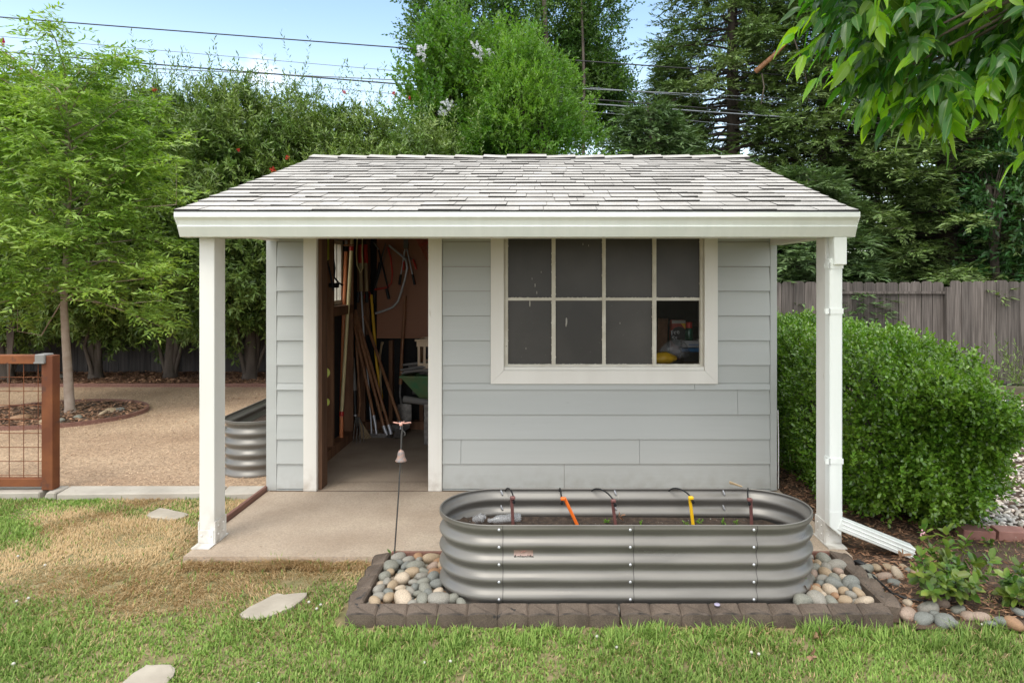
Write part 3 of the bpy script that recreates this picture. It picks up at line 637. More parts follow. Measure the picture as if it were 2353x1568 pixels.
# things in and on the planter
def stake(label, px0, py0, px1, py1, m, grp='drip stakes in the steel planter', hook=1, rear=None):
    a, b = W(px0, py0, 3.72), W(px1, py1, 3.725); d = b - a; b2 = b + d.normalized() * .03
    t = thing('drip_stake', label, 'stake', b, grp)
    mb = MB(); bar(mb, a, b2, .017, .012, (0, 1, 0), .003); mb.build('shaft', m, t)
    hd = MB(); bar(hd, a + Vector((hook * .006, -.004, .003)), a + Vector((hook * .006, -.004, -.014)), .028, .022, (0, 1, 0), .004); hd.build('head', m, t)
    e = MB(); c = a + Vector((hook * .014, -.016, -.022)); e.tube([c + Vector((0, .006, 0)), c + Vector((0, -.012, 0))], .0085, 10); e.tube([c + Vector((0, -.012, 0)), c + Vector((0, -.015, 0))], .004, 8); e.build('emitter', M['black'], t)
    rx = rear if rear is not None else a.x - .03
    tu = MB(); r0 = Vector((rx, 3.90, .33)); r1 = Vector((rx, 3.872, .415)); r2 = Vector(((rx + c.x) / 2, 3.81, .428)); pts = []
    for i in range(13):
        s = i / 12; q = [r0, r1, r2, c + Vector((-.002, .03, .035)), c]
        while len(q) > 1: q = [q[j].lerp(q[j + 1], s) for j in range(len(q) - 1)]
        pts.append(q[0])
    tu.tube(pts, .0042, 6); tu.build('tube', M['black'], t)
stake('brown plastic drip stake nearest the clear bottles in the planter', 1175, 1140, 1178, 1197, M['maroon'], rear=-.225)
stake('orange plastic drip stake leaning in the planter soil', 1296, 1142, 1323, 1199, M['orange'], hook=-1, rear=.085)
stake('brown plastic drip stake between the orange stake and the yellow stake', 1406, 1147, 1413, 1199, M['maroon'], rear=.26)
stake('yellow plastic drip stake upright in the planter soil', 1584, 1140, 1591, 1198, M['yellow'], rear=.70)
stake('brown plastic drip stake alone towards the rounded right end of the planter', 1724, 1144, 1726, 1196, M['maroon'], hook=-1, rear=1.16)
def bottle(label, a, b, r):
    a, b = Vector(a), Vector(b); t = thing('plastic_bottle', label, 'bottle', (a + b) / 2, None); P = lambda s: a.lerp(b, s)
    mb = MB(); mb.tube([P(0), P(.03), P(.2), P(.35), P(.5), P(.65), P(.8), P(.9), P(1)], [r * .7, r, r * .93, r, r * .9, r, r * .9, r * .5, r * .4], 14); mb.build('body', M['clear'], t)
    c = MB(); c.tube([P(1), P(1.08)], r * .48, 12); c.build('cap' if 'crushed' not in label else 'neck_ring', M['clear'], t)
bottle('clear plastic bottle half hidden by the rim at the rounded left end of the planter', W(1090, 1195, 3.74), W(1112, 1186, 3.72), .026)
bottle('crushed clear plastic bottle lying behind the first brown drip stake', W(1196, 1187, 3.775), W(1126, 1195, 3.73), .026)
pb = W(1690, 1112, 3.87); cp = MB(); bar(cp, pb + Vector((-.036, 0, .016)), pb + Vector((.036, 0, -.012)), .010, .006, bev=.001); bar(cp, pb + Vector((-.034, .008, .005)), pb + Vector((.036, .004, -.014)), .010, .006, bev=.001)
tag(cp.build('clothes_peg', M['wood_l'], org=pb), 'weathered wooden clothes peg on the back rim of the planter', 'clothes peg')

# ------------------------------------------------------------------ moulded edging round the planter
def edging(label, pts, n, out, zt=(.008, .024), depth=.075):
    a, b = Vector(pts[0] + (0,)), Vector(pts[1] + (0,)); d = (b - a) / n; o = Vector(out + (0,)).normalized() ; t = MB()
    for i in range(n):
        p, q = a + d * i + d.normalized() * .0008, a + d * (i + 1) - d.normalized() * .0008; w = q - p
        loop = [p, p.lerp(q, .10) + o * .007, p.lerp(q, .35) + o * .013, p.lerp(q, .65) + o * .013, p.lerp(q, .90) + o * .007, q, q - o * depth, p - o * depth]
        hs = [zt[0] - .010, zt[0] - .002, zt[0] + .004, zt[0] + .004, zt[0] - .002, zt[0] - .010, zt[1] - .004, zt[1] - .004]
        k = random.uniform(-.002, .002); ctr = sum(loop, Vector()) / 8
        top = [Vector((v.x, v.y, h + k)) for v, h in zip(loop, hs)]; ins = [Vector((v.x + (ctr.x - v.x) * .16, v.y + (ctr.y - v.y) * .16, h + k + .008)) for v, h in zip(loop, hs)]
        vs = [Vector((v.x, v.y, -.075)) for v in loop] + top + ins
        cw = 1 if d.cross(o).z < 0 else -1
        fs = [(j, (j + 1) % 8, 8 + (j + 1) % 8, 8 + j) for j in range(8)] + [(8 + j, 8 + (j + 1) % 8, 16 + (j + 1) % 8, 16 + j) for j in range(8)] + [tuple(range(16, 24))]
        t.add(vs, fs if cw > 0 else [f[::-1] for f in fs])
    o_ = t.build('garden_edging', M['edge'], org=(a + b) / 2); o_.data.materials.append(M['edge_dark']); o_.data.polygons.foreach_set('material_index', [1 if 8 <= i % 17 < 13 else 0 for i in range(len(o_.data.polygons))])
    return tag(o_, label, 'edging', 'moulded edging around the steel planter')
edging('brown moulded block edging in front of the planter, left half up to the gap', ((-.936, 3.205), (.354, 3.205)), 9, (0, -1))
edging('brown moulded block edging in front of the planter, right half beyond the gap', ((.362, 3.205), (1.640, 3.205)), 9, (0, -1))
edging('brown moulded block edging along the pebble pile on the bare patio side', ((-.940, 3.87), (-.940, 3.285)), 4, (-1, 0), (.022, .030), .07)
edging('brown moulded block edging beside the mulch and the porch downspout', ((1.70, 3.25), (1.70, 3.90)), 4, (1, 0), (.022, .030), .08)
for x0, x1, lb_ in ((-.865, .30, 'dark edging board against the patio behind the left river stones'), (.32, 1.615, 'dark edging board against the patio behind the right river stones')):
    tag(MB().box(x0, 3.862, -.07, x1, 3.882, .034).build('edging_board', M['bender'], org=((x0 + x1) / 2, 3.87, 0), bevel=.002), lb_, 'edging')
mb = MB(); mb.hexa([(-2.085, 4.25, -.07), (-2.062, 4.25, -.07), (-2.062, 5.17, -.07), (-2.085, 5.17, -.07), (-2.085, 4.25, .038), (-2.062, 4.25, .038), (-2.062, 5.17, .035), (-2.085, 5.17, .035)], .003)
tag(mb.build('edging_board', M['bender'], org=(-2.07, 4.7, 0)), 'reddish brown edging board along the left side of the patio', 'edging')
mb = MB(); mb.box(-16, 9.93, -.03, -1.7, 9.955, .045); tag(mb.build('edging_board', M['bender'], org=(-8, 9.94, 0)), 'long brown edging board between the gravel and the bark border', 'edging')
ring = MB(); RC = (-5.63, 7.92)
pts = [(RC[0] + .93 * cos(a), RC[1] + .80 * sin(a)) for a in np.linspace(0, 2 * pi, 49)]
vs = []
for x, y in pts[:-1]:
    dx, dy = x - RC[0], y - RC[1]; u = sqrt(dx * dx + dy * dy); ox, oy = dx / u * .012, dy / u * .012
    vs += [(x - ox, y - oy, -.03), (x + ox, y + oy, -.03), (x + ox, y + oy, .038), (x - ox, y - oy, .038)]
ring.add(vs, [(4 * i + k, 4 * ((i + 1) % 48) + k, 4 * ((i + 1) % 48) + (k + 1) % 4, 4 * i + (k + 1) % 4) for i in range(48) for k in range(4)])
tag(ring.build('edging_ring', M['bender'], org=(RC[0], RC[1], 0)), 'brown edging ring around the foot of the young tree', 'edging')
mb = MB(); mb.add([(RC[0] + .91 * cos(a), RC[1] + .78 * sin(a), .012) for a in np.linspace(0, 2 * pi, 40)[:-1]], [tuple(range(39))]); struct('tree_ring_soil', mb, M['soil_brown'])

# ------------------------------------------------------------------ river stones, bricks, flagstones
ROCKC = [('grey-green', (.235, .23, .19)), ('tan', (.38, .285, .185)), ('blue-grey', (.195, .20, .18)), ('pinkish', (.36, .265, .205)), ('pale cream', (.50, .405, .30)), ('brown', (.33, .19, .105)), ('mid-grey', (.285, .265, .225))]
for nme, c in ROCKC: M['rock' + nme] = mat('river_stone_' + nme.replace(' ', '_').replace('-', '_'), tuple(v * .8 for v in c), tuple(min(1, v * 1.2) for v in c), scale=9, rough=.65, coord='O', bump=.0015, bscale=60, speck=(tuple(v * .6 for v in c), 26, .68))
SHAPES = []
rk = np.random.default_rng(11)
def rock_mesh(i, cname):
    key = (i, cname)
    if key not in RM:
        if len(SHAPES) <= i:
            pass
        b = MB(); b.ball((0, 0, 0), 1, 16, 10); V = np.array(b.v); V = V * (1 + .16 * np.cos(V @ DIRS[i][0] * 1.6 + i)[:, None] + .10 * np.cos(V @ DIRS[i][1] * 2.5)[:, None]); sgn = np.sign(V); V = sgn * np.abs(V) ** (.86 + .06 * (i % 3)); V[:, 0] *= 1 + .16 * V[:, 1]; V[:, 2] *= 1 + .14 * V[:, 0]
        me = bpy.data.meshes.new('river_stone'); me.from_pydata(V.tolist(), [], b.f); me.polygons.foreach_set('use_smooth', [True] * len(b.f)); me.materials.append(M['rock' + cname]); RM[key] = me
    return RM[key]
RM = {}; DIRS = [(unit(rk.normal(0, 1, 3)) , unit(rk.normal(0, 1, 3))) for _ in range(7)]
def rock(x, y, z, a, where, grp, flat=.62):
    ci = rk.choice(len(ROCKC), p=[.20, .24, .14, .05, .10, .09, .18]); cn_ = ROCKC[ci][0]; o = bpy.data.objects.new('river_stone', rock_mesh(int(rk.integers(7)), cn_)); COL.objects.link(o)
    o.location = (x, y, z); o.scale = (a, a * rk.uniform(.62, .85), a * flat * rk.uniform(.8, 1.1)); o.rotation_euler = (rk.normal(0, .25), rk.normal(0, .25), rk.uniform(0, 6.28))
    tag(o, f'smooth {cn_} river stone {where}', 'stone', grp); return o
def pile(inside, box, z, n, amin, amax, where, grp, sep=.78, tries=4000, zj=.006):
    got = []
    for _ in range(tries):
        if len(got) >= n: break
        x, y, a = rk.uniform(box[0], box[1]), rk.uniform(box[2], box[3]), rk.uniform(amin, amax)
        if inside(x, y, a) and all((x - p) ** 2 + (y - q) ** 2 > ((a + b) * sep) ** 2 for p, q, b in got): got.append((x, y, a))
    for x, y, a in got: rock(x, y, z + rk.uniform(-zj, zj), a, where, grp)
    return got
def outside_bed(x, y, a): 
    dx = max(abs(x - BC[0]) - .677, 0); return sqrt(dx * dx + (y - BC[1]) ** 2) > .28 + a * .6
lp = lambda x, y, a: outside_bed(x, y, a) and x > -.865 + a * .55 and y > 3.285 + a * .5 and y < 3.86 - a * .4
rp_ = lambda x, y, a: outside_bed(x, y, a) and x < 1.615 - a * .55 and y > 3.285 + a * .5 and y < 3.86 - a * .4
sheet('stone_bed', [(-.93, 3.22), (1.69, 3.22), (1.69, 3.87), (-.93, 3.87)], -.038, M['soil_brown'])
G1, G2, G3 = 'river stones left of the planter', 'river stones right of the planter', 'river stones along the mulch bed'
pile(lp, (-.87, -.2, 3.28, 3.87), -.022, 75, .028, .046, 'in the lower layer left of the planter', G1, .66)
pile(lp, (-.87, -.2, 3.28, 3.87), .014, 64, .028, .054, 'on top of the pile left of the planter', G1, .70)
pile(rp_, (1.0, 1.62, 3.28, 3.87), -.022, 55, .026, .044, 'in the lower layer right of the planter', G2, .66)
pile(rp_, (1.0, 1.62, 3.28, 3.87), .014, 46, .028, .050, 'on top of the pile right of the planter', G2, .70)
for (px, py, a) in ((2085, 1410, .070), (2130, 1398, .062), (2165, 1385, .05), (2120, 1420, .05), (2150, 1412, .045), (2170, 1427, .07), (2225, 1415, .05), (2258, 1418, .055), (2300, 1425, .05), (2340, 1405, .045), (2200, 1400, .04), (2085, 1385, .045), (2060, 1400, .04), (2330, 1432, .05), (2190, 1430, .035), (2275, 1432, .035)):
    p = qz(px, py + 4, -.03); rock(p.x, p.y, -.022, a * .8, 'at the edge of the lawn under the leafy shrub', G3, .55)
for (px, py, a) in ((1985, 1305, .055), (2012, 1302, .04), (2040, 1300, .038), (2030, 1322, .04), (2062, 1318, .045), (2085, 1308, .03), (2105, 1312, .04), (2000, 1325, .035), (2052, 1335, .035), (2130, 1318, .04), (2075, 1300, .028)):
    p = qz(px, py + 4, -.03); rock(p.x, p.y, -.025, a, 'in the mulch beside the right-hand edging', G3, .5)
for k, (px, py, a, lb_) in enumerate(((45, 958, .10, 'behind the rusty gate'), (255, 940, .07, 'inside the tree ring'), (275, 938, .06, 'inside the tree ring'), (235, 948, .06, 'inside the tree ring'), (100, 966, .08, 'behind the rusty gate'), (135, 965, .07, 'inside the tree ring'), (180, 955, .05, 'inside the tree ring'))):
    p = qz(px, py + 3, .02); rock(p.x, p.y, .022, a, lb_, 'river stones inside the tree ring', .45)
p = qz(138, 868, .02); rock(p.x, p.y, .03, .12, 'on the bark border by the fence', 'river stones on the bark border', .5)
for i, (x0, x1, y, rz, lb_) in enumerate(((2.60, 2.785, 4.26, .10, 'faded red brick nearest the hedge in the border row'), (2.80, 2.99, 4.24, .06, 'faded red brick next to the hedge brick in the border row'), (3.0, 3.19, 4.235, .02, 'faded red brick cut by the right picture edge'))):
    b = MB().box(-.095, -.05, -.05, .095, .05, .012).build('brick', M['brick'], org=(0, 0, 0), bevel=.005); b.location = ((x0 + x1) / 2, y, .016); b.rotation_euler = (.06, .03, -rz); tag(b, lb_, 'brick', 'bricks edging the pebbles')
def flag(label, pts):
    P = [qz(x, y, -.036) for x, y in pts]; c = sum(P, Vector()) / len(P); mb = MB(); pp = []
    for i in range(len(P)):
        for t in (0, .33, .67):
            v = P[i].lerp(P[(i + 1) % len(P)], t); j = random.uniform(-.008, .008); pp.append(v + (v - c).normalized() * (j if t else -.012))
    n = len(pp); inn = [v + (c - v).normalized() * .012 + Vector((0, 0, .004)) for v in pp]
    mb.add([v - Vector((0, 0, .03)) for v in pp] + pp + inn, [(i, n + i, n + (i + 1) % n, (i + 1) % n) for i in range(n)] + [(n + i, 2 * n + i, 2 * n + (i + 1) % n, n + (i + 1) % n) for i in range(n)] + [tuple(range(2 * n, 3 * n))[::-1]])
    me = mb.build('stepping_stone', M['stone'], org=c); tag(me, label, 'stepping stone', 'stepping stones in the lawn'); return me, [tuple(v[:2]) for v in pp]
FL = [flag('pale pointed stepping stone in green grass near the middle of the lawn', [(545, 1410), (628, 1362), (655, 1362), (710, 1358), (688, 1384), (640, 1408), (582, 1425)])[1],
      flag('small pale stepping stone in dry grass left of the porch post', [(332, 1183), (365, 1165), (400, 1170), (437, 1180), (405, 1192), (360, 1190)])[1],
      flag('pale stepping stone cut off by the bottom of the picture', [(262, 1585), (330, 1527), (350, 1523), (408, 1530), (395, 1560), (368, 1600), (300, 1620)])[1]]

# ------------------------------------------------------------------ rusty gate panel
gt = thing('garden_gate', 'rusty steel framed gate panel with square wire mesh on the kerb', 'gate', (-4.4, 5.11, .006))
MB().box(-3.735, 5.07, .008, -3.652, 5.15, 1.006).build('end_post', M['rust'], gt, bevel=.004)
MB().box(-5.6, 5.07, .945, -3.7365, 5.15, 1.008).build('top_rail', M['rust'], gt, bevel=.004)
MB().box(-5.6, 5.08, .030, -3.7365, 5.14, .088).build('bottom_rail', M['rust'], gt, bevel=.004)
mb = MB()
for i in range(17): x = (88.3 - VX) * 5.11 / F - .1085 * i; mb.tube([(x, 5.108, .085), (x, 5.108, .95)], .0028, 5)
for i in range(8): z = EYE - (865.9 + 32.2 * i - VY) * 5.11 / F; mb.tube([(-5.6, 5.113, z), (-3.73, 5.113, z)], .0028, 5)
mb.build('wire_mesh', M['rust'], gt)
mb = MB(); mb.box(-3.775, 5.052, .955, -3.70, 5.155, 1.017, .006); mb.box(-3.78, 5.048, .948, -3.70, 5.07, .96, .003); mb.build('latch', M['grey'], gt)

# ------------------------------------------------------------------ bell stake
b0 = Vector((-.849, 3.85, -.03)); b1 = Vector((-.800, 3.85, .757)); bl = thing('garden_bell_stake', 'thin garden stake with a faded coral dragonfly on top and a hanging bell', 'garden ornament', b0)
mb = MB(); mb.tube([b0, b0.lerp(b1, .5) + Vector((.003, 0, 0)), b1], .0042, 6); mb.build('rod', M['rod'], bl)
mb = MB(); t = b1 + Vector((0, 0, .008)); mb.tube([t + Vector((0, -.035, .002)), t + Vector((0, -.01, .004)), t, t + Vector((0, .05, 0))], [.006, .008, .006, .003], 8)
mb.ball(t + Vector((0, -.042, .002)), .009)
for sx in (-1, 1):
    for k, (yy, dz) in enumerate(((-.012, .004), (.006, -.002))): mb.tube([t + Vector((sx * .004, yy, dz)), t + Vector((sx * .022, yy - .002, dz + .001)), t + Vector((sx * .048, yy + .004 * (1 - 2 * k), dz + .004))], [.005, .008, .007], 8, flat=.3)
mb.build('dragonfly', M['pinkish'], bl)
mb = MB(); bc = W(921, 1045, 3.83); mb.tube([b1 + Vector((0, 0, -.03)), b1 + Vector((.016, -.012, -.04)), b1 + Vector((.018, -.012, -.055)), b1 + Vector((.010, -.012, -.058))], .0025, 6); mb.tube([b1 + Vector((-.005, -.008, -.05)), Vector((bc.x, bc.y, bc.z + .045))], .0025, 5)
mb.build('hook', M['rod'], bl)
mb = MB(); mb.lathe((bc.x, bc.y, bc.z - .033), [(.031, 0), (.033, .003), (.027, .012), (.021, .026), (.019, .045), (.014, .058), (.004, .064), (.001, .066)], 18); mb.lathe((bc.x, bc.y, bc.z - .033), [(.030, .001), (.025, .012), (.018, .03), (.002, .055)], 18); mb.build('bell', M['pewter'], bl)
mb = MB(); mb.tube([bc + Vector((0, 0, .02)), bc + Vector((.004, 0, -.05)), bc + Vector((.008, 0, -.10))], .0012, 4); mb.build('clapper_cord', M['rod'], bl)

# ------------------------------------------------------------------ drip hose, puck and leaf litter
hz_ = [qz(1950, 1287, -.01), qz(1985, 1305, -.012), qz(2020, 1335, -.012), qz(2050, 1362, -.015), qz(2090, 1376, -.02), qz(2150, 1382, -.025)]
mb = MB(); mb.tube(hz_, .006, 8); ho = mb.build('irrigation_hose', M['black'], org=hz_[0]); tag(ho, 'thin black irrigation hose curving across the mulch beside the edging', 'hose')
mb = MB(); mb.tube([qz(1962, 1288, .0), qz(1972, 1290, .004), qz(1988, 1296, .0)], [.012, .022, .014], 10, flat=.6); mb.build('filter', M['black'], ho)
mb = MB(); p = W(1649, 1399, 3.225); mb.lathe((p.x, 3.24, .034), [(0, 0), (.014, 0), (.014, .004), (.012, .006), (0, .006)], 14); tag(mb.build('bottle_cap', mat('lilac_plastic', (.42, .38, .52), rough=.4), org=(p.x, 3.24, .034)), 'lilac bottle cap lying on the moulded front edging', 'bottle cap')
M['dead'] = mat('dead_leaf', (.24, .13, .075), (.36, .22, .13), scale=30, rough=.8)
for (px, py, z, s, lb_) in ((1893, 1470, -.035, .05, 'curled pale brown dead leaf on the lawn in front of the edging'), (1858, 1504, -.035, .035, 'crumpled dark brown dead leaf lying low on the lawn'), (1867, 1358, .03, .05, 'curled orange-brown dead leaf on stones by the round end of the planter'), (2068, 1283, -.01, .045, 'rust coloured dead leaf in the mulch below the spout'), (1418, 1186, .262, .03, 'brown dead leaf on the soil of the planter')):
    p = qz(px, py, z) if z < .1 else W(px, py, 3.76); rr = np.random.default_rng(px); st = shoots(rr, np.array([tuple(p)]), np.array([(rr.normal(), rr.normal(), .35)]), s * .5, 4, s * 1.1, s * .62, 55, jit=.3); lf = leaves('dead_leaf', [st], T_OVAL, M['dead'], None, p); tag(lf, lb_, 'dead leaf', 'fallen dead leaves')
# ------------------------------------------------------------------ tools inside the shed
def tool(name, label, cat, parts, group=None):
    lo = min((v for _, mb, _ in parts for v in mb.v), key=lambda v: v[2]); t = thing(name, label, cat, lo, group)
    for pn_, mb, mk in parts: mb.build(pn_, M[mk], t)
    return t
def tb(pts, r, n=8, flat=1.): return MB().tube(pts, r, n, flat=flat)
tool('pole_pruner', 'long cream pruning pole with red collars leaning inside the doorway', 'pole pruner', [
    ('pole', tb([qb(415, 722, 6.42), qa(722, 320, 6.55)], .0165), 'cream'), ('lower_sleeve', tb([qb(412, 1055, 6.40), qb(413, 772, 6.41)], .0185), 'salmon'),
    ('collar', tb([qb(413, 770, 6.41), qb(414, 724, 6.42)], .021), 'red'), ('collar', tb([qa(722, 318, 6.55), qa(725, 258, 6.555)], .020), 'red'), ('upper_pole', tb([qa(726, 257, 6.56), qa(740, -120, 6.6)], .015), 'cream'), ('foot', tb([qb(411, 1095, 6.4), qb(411, 1056, 6.4)], .018), 'black')])
tool('pole_saw', 'orange fibreglass saw pole with a black collar behind the cream pole', 'pole saw', [
    ('pole', tb([qb(398, 1060, 6.5), qa(642, 330, 6.62)], .019), 'salmon'), ('collar', tb([qa(642, 328, 6.62), qa(645, 262, 6.625)], .021), 'black'), ('upper_pole', tb([qa(645, 260, 6.63), qa(660, -120, 6.66)], .014), 'bright')])
mb = MB(); bar(mb, qa(608, 240, 6.5), qa(758, 236, 6.5), .02, .014); tool('pole_bracket', 'brown bracket holding the two long poles near the lintel', 'bracket', [('arm', mb, 'wood_h')])
def half_disc(c, r, m=10):
    mb = MB(); vs = [c + Vector((r * cos(a), yy, -r * sin(a))) for yy in (-.002, .002) for a in np.linspace(-.15, pi + .15, m)]
    mb.add(vs, [tuple(range(m))[::-1], tuple(range(m, 2 * m))] + [(i, (i + 1) % m, m + (i + 1) % m, m + i) for i in range(m)]); return mb
tool('lawn_edger', 'wooden handled half-moon edger, leftmost of the leaning brown handles', 'edger', [
    ('handle', tb([qa(712, 1150, 7.0), qb(735, 760, 6.80)], .0155), 'wood_h'), ('socket', tb([qb(735, 760, 6.80), qb(752, 850, 6.78), qb(765, 950, 6.76)], [.017, .015, .010]), 'bright'), ('blade', half_disc(qb(772, 955, 6.755), .088), 'steel')])
for i, (xt, xm, ym, xe, ye, lb_) in enumerate(((742, 835, 865, 868, 960, 'wooden handled cultivator with a bright ferrule next to the edger'), (772, 885, 855, 912, 950, 'wooden handled weeder with a bright ferrule, nearer the wheelbarrow'))):
    e = qb(xe, ye, 6.78); mb = MB()
    for k in (-1, 0, 1): mb.tube([e, e + Vector((.02 + .025 * k, -.03, -.02)), e + Vector((.03 + .035 * k, -.07, -.05 if e.z > .06 else -.03))], [.005, .004, .003], 5)
    tool('hand_cultivator', lb_, 'cultivator', [('handle', tb([qa(xt, 1150, 7.03), qb(xm, ym, 6.80)], .0165), 'wood_h'), ('ferrule', tb([qb(xm, ym, 6.80), qb(xe, ye, 6.78)], .0185), 'bright'), ('tines', mb, 'steel')], 'leaning wooden handled cultivators')
mb = MB(); e = qb(1005, 900, 6.73); bar(mb, e + Vector((0, 0, .0)), qb(975, 985, 6.66), .09, .006, bev=.001)
tool('garden_hoe', 'wooden handled hoe slanting towards the wheelbarrow', 'hoe', [('handle', tb([qa(905, 1240, 7.05), qb(1000, 820, 6.75)], .0155), 'wood_h'), ('socket', tb([qb(1000, 820, 6.75), e], [.016, .009]), 'bright'), ('blade', mb, 'steel')])
tool('yellow_stake', 'bright yellow pole with a tapered end among the brown handles', 'pole', [('shaft', tb([qa(1000, 935, 7.08), qb(765, 240, 7.04), qb(815, 560, 7.0)], .0155), 'yellow'), ('point', tb([qb(815, 560, 7.0), qb(828, 635, 6.99)], [.0155, .003]), 'yellow'), ('hanging_ring', tb([qa(975, 985, 7.06), qa(900, 975, 7.06), qa(925, 900, 7.06), qa(985, 905, 7.06), qa(985, 970, 7.06)], .006, 6), 'red')])
f0 = qb(553, 770, 6.66); mb = MB()
for x, y in ((530, 1035), (565, 1065), (600, 1075), (640, 1035)): e = qb(x, y, 6.52); mid = f0.lerp(e, .45) + Vector(((e.x - f0.x) * .35, -.02, .01)); mb.tube([f0 + Vector(((e.x - f0.x) * .3, 0, -.01)), mid, e], [.007, .006, .003], 6)
tool('garden_fork', 'garden fork with a grey foam grip and four curved tines', 'garden fork', [('upper_shaft', tb([qa(690, 1480, 6.72), qb(520, 186, 6.70)], .014), 'black'), ('grip', tb([qb(520, 185, 6.70), qb(545, 512, 6.68)], .021, 12), 'grey'), ('shaft', tb([qb(545, 512, 6.68), qb(553, 752, 6.66)], .014), 'black'), ('ferrule', tb([qb(553, 752, 6.66), f0], .016), 'bright'), ('tines', mb, 'steel')])
r0 = qb(588, 790, 6.8); mb = MB()
for k in range(7): e = qb(625 + 14 * k, 1025 - 7 * k, 6.7); mb.tube([r0, r0.lerp(e, .5), e], [.004, .006, .005], 5)
tool('leaf_rake', 'straw coloured fan rake standing behind the fork', 'rake', [('handle', tb([qb(560, 0, 6.95), qb(600, 640, 6.84), r0], .012), 'wood_h'), ('fan', mb, 'wood_l')])
mb = MB(); c = qb(1045, 790, 6.9); mb.add([c + Vector(v) for v in ((-.07, 0, .14), (0, -.02, .15), (.07, 0, .14), (-.075, -.01, 0), (0, -.035, 0), (.075, -.01, 0), (-.05, 0, -.10), (0, -.02, -.13), (.05, 0, -.10))], [(0, 1, 4, 3), (1, 2, 5, 4), (3, 4, 7, 6), (4, 5, 8, 7)], True)
tool('shovel', 'upright shovel with a long brown handle against the pegboard', 'shovel', [('handle', tb([qa(1480, 955, 7.07), qb(1022, 100, 7.05), qb(1005, 450, 7.0)], .017), 'wood_h'), ('shaft', tb([qb(1005, 450, 7.0), qb(1000, 560, 6.98), qb(1020, 690, 6.93)], [.012, .012, .014]), 'steel'), ('blade', mb, 'steel')])
tool('axe', 'pale axe handle showing behind the hoe in front of black lining', 'axe', [('handle', tb([qb(826, 25, 7.07), qb(815, 60, 7.06), qb(800, 160, 7.05), qb(805, 400, 7.0), qb(815, 720, 6.95)], [.022, .016, .014, .014, .014], 8, .6), 'wood_l'), ('head', MB().box(-1.60, 6.92, .02, -1.44, 6.96, .10, .01), 'steel')])
tool('digging_bar', 'slim steel digging bar standing in the corner', 'bar', [('shaft', tb([qa(850, 700, 7.08), qa(900, 1568, 7.05), qb(690, 500, 6.95), qb(720, 990, 6.85)], .0085), 'bright')])
# hanging on the board
def grip_tool(name, label, cat, pivot, ends, hm, gm, blades, gl_=.26, group=None):
    ps = [('head', blades, 'steel')]
    for e in ends:
        a = pivot.lerp(e, .12); b = pivot.lerp(e, 1 - gl_); ps += [('arm', tb([a, b], .0075), hm), ('grip', tb([b, e], .0135), gm)]
    return tool(name, label, cat, ps, group)
YB_ = 7.06
mb = MB(); pv = qa(1490, 225, YB_); mb.box(pv.x - .025, YB_ - .008, pv.z - .045, pv.x + .025, YB_ + .006, pv.z + .03, .004); mb.tube([pv, qa(1520, 130, YB_), qa(1490, 60, YB_)], [.016, .014, .004], 6, flat=.3); mb.tube([pv, qa(1460, 130, YB_), qa(1500, 80, YB_)], [.014, .014, .006], 6, flat=.3)
grip_tool('loppers', 'loppers with thin bright arms hanging open on the pegboard', 'loppers', pv, [qa(1395, 800, YB_), qa(1615, 800, YB_)], 'bright', 'black', mb)
mb = MB(); mb.tube([qa(1465, 400, YB_), qa(1465, 330, YB_)], .008); tool('hand_pruners', 'short red handled pruners hanging inside the open loppers', 'pruners', [('blade', mb, 'bright'), ('grip', tb([qa(1460, 470, YB_), qa(1455, 590, YB_)], .011), 'red'), ('grip', tb([qa(1590, 440, YB_), qa(1640, 580, YB_)], .011), 'red'), ('arm', tb([qa(1470, 400, YB_), qa(1590, 440, YB_)], .006), 'steel')])
mb = MB(); mb.tube([qa(1105, 300, YB_), qa(1060, 230, YB_), qa(1035, 200, YB_)], [.013, .018, .006], 6, flat=.4)
tool('bypass_loppers', 'black handled loppers hanging at a slant beside the red bow saw', 'loppers', [('head', mb, 'bright'), ('arm', tb([qa(1105, 310, YB_), qa(1240, 850, YB_)], .010), 'black'), ('grip', tb([qa(1215, 850, YB_), qa(1250, 1000, YB_)], .016), 'black')])
tool('hedge_shears', 'black hedge shears crossing behind the slanting loppers', 'shears', [('blade', tb([qa(1205, 210, YB_ + .02), qa(1130, 480, YB_ + .02)], [.010, .022], 6, .3), 'steel'), ('arm', tb([qa(1130, 480, YB_ + .02), qa(1050, 870, YB_ + .02)], [.018, .012], 6), 'black'), ('grip', tb([qa(1050, 870, YB_ + .02), qa(1040, 1060, YB_ + .02)], .013), 'black')])
tool('bow_saw', 'red framed bow saw hanging on the pegboard', 'saw', [('frame', tb([qa(1235, 270, YB_), qa(1275, 420, YB_), qa(1300, 640, YB_), qa(1285, 770, YB_), qa(1225, 835, YB_), qa(1050, 865, YB_)], .0085), 'red'), ('blade', tb([qa(1235, 275, YB_), qa(1140, 580, YB_), qa(1055, 862, YB_)], .007, 6, .3), 'steel')])
tool('curved_pipe', 'bent shiny metal pipe hanging below the loppers', 'pipe', [('shaft', tb([qa(1250, 240, YB_ - .03), qa(1420, 380, YB_ - .03), qa(1490, 440, YB_ - .03), qa(1510, 560, YB_ - .03), qa(1480, 700, YB_ - .03), qa(1430, 880, YB_ - .03), qa(1380, 1030, YB_ - .03), qa(1310, 1110, YB_ - .03), qa(1180, 1165, YB_ - .03), qa(1060, 1200, YB_ - .03)], .0115), 'bright')])
mb = MB()
for k in range(6): mb.tube([qa(1640 + 33 * k, 150 - 12 * k, YB_ - .05), qa(1720 + 32 * k, 300 - 10 * k, YB_ - .06), qa(1810 + 34 * k, 470 - 10 * k, YB_ - .08)], .0045, 5)
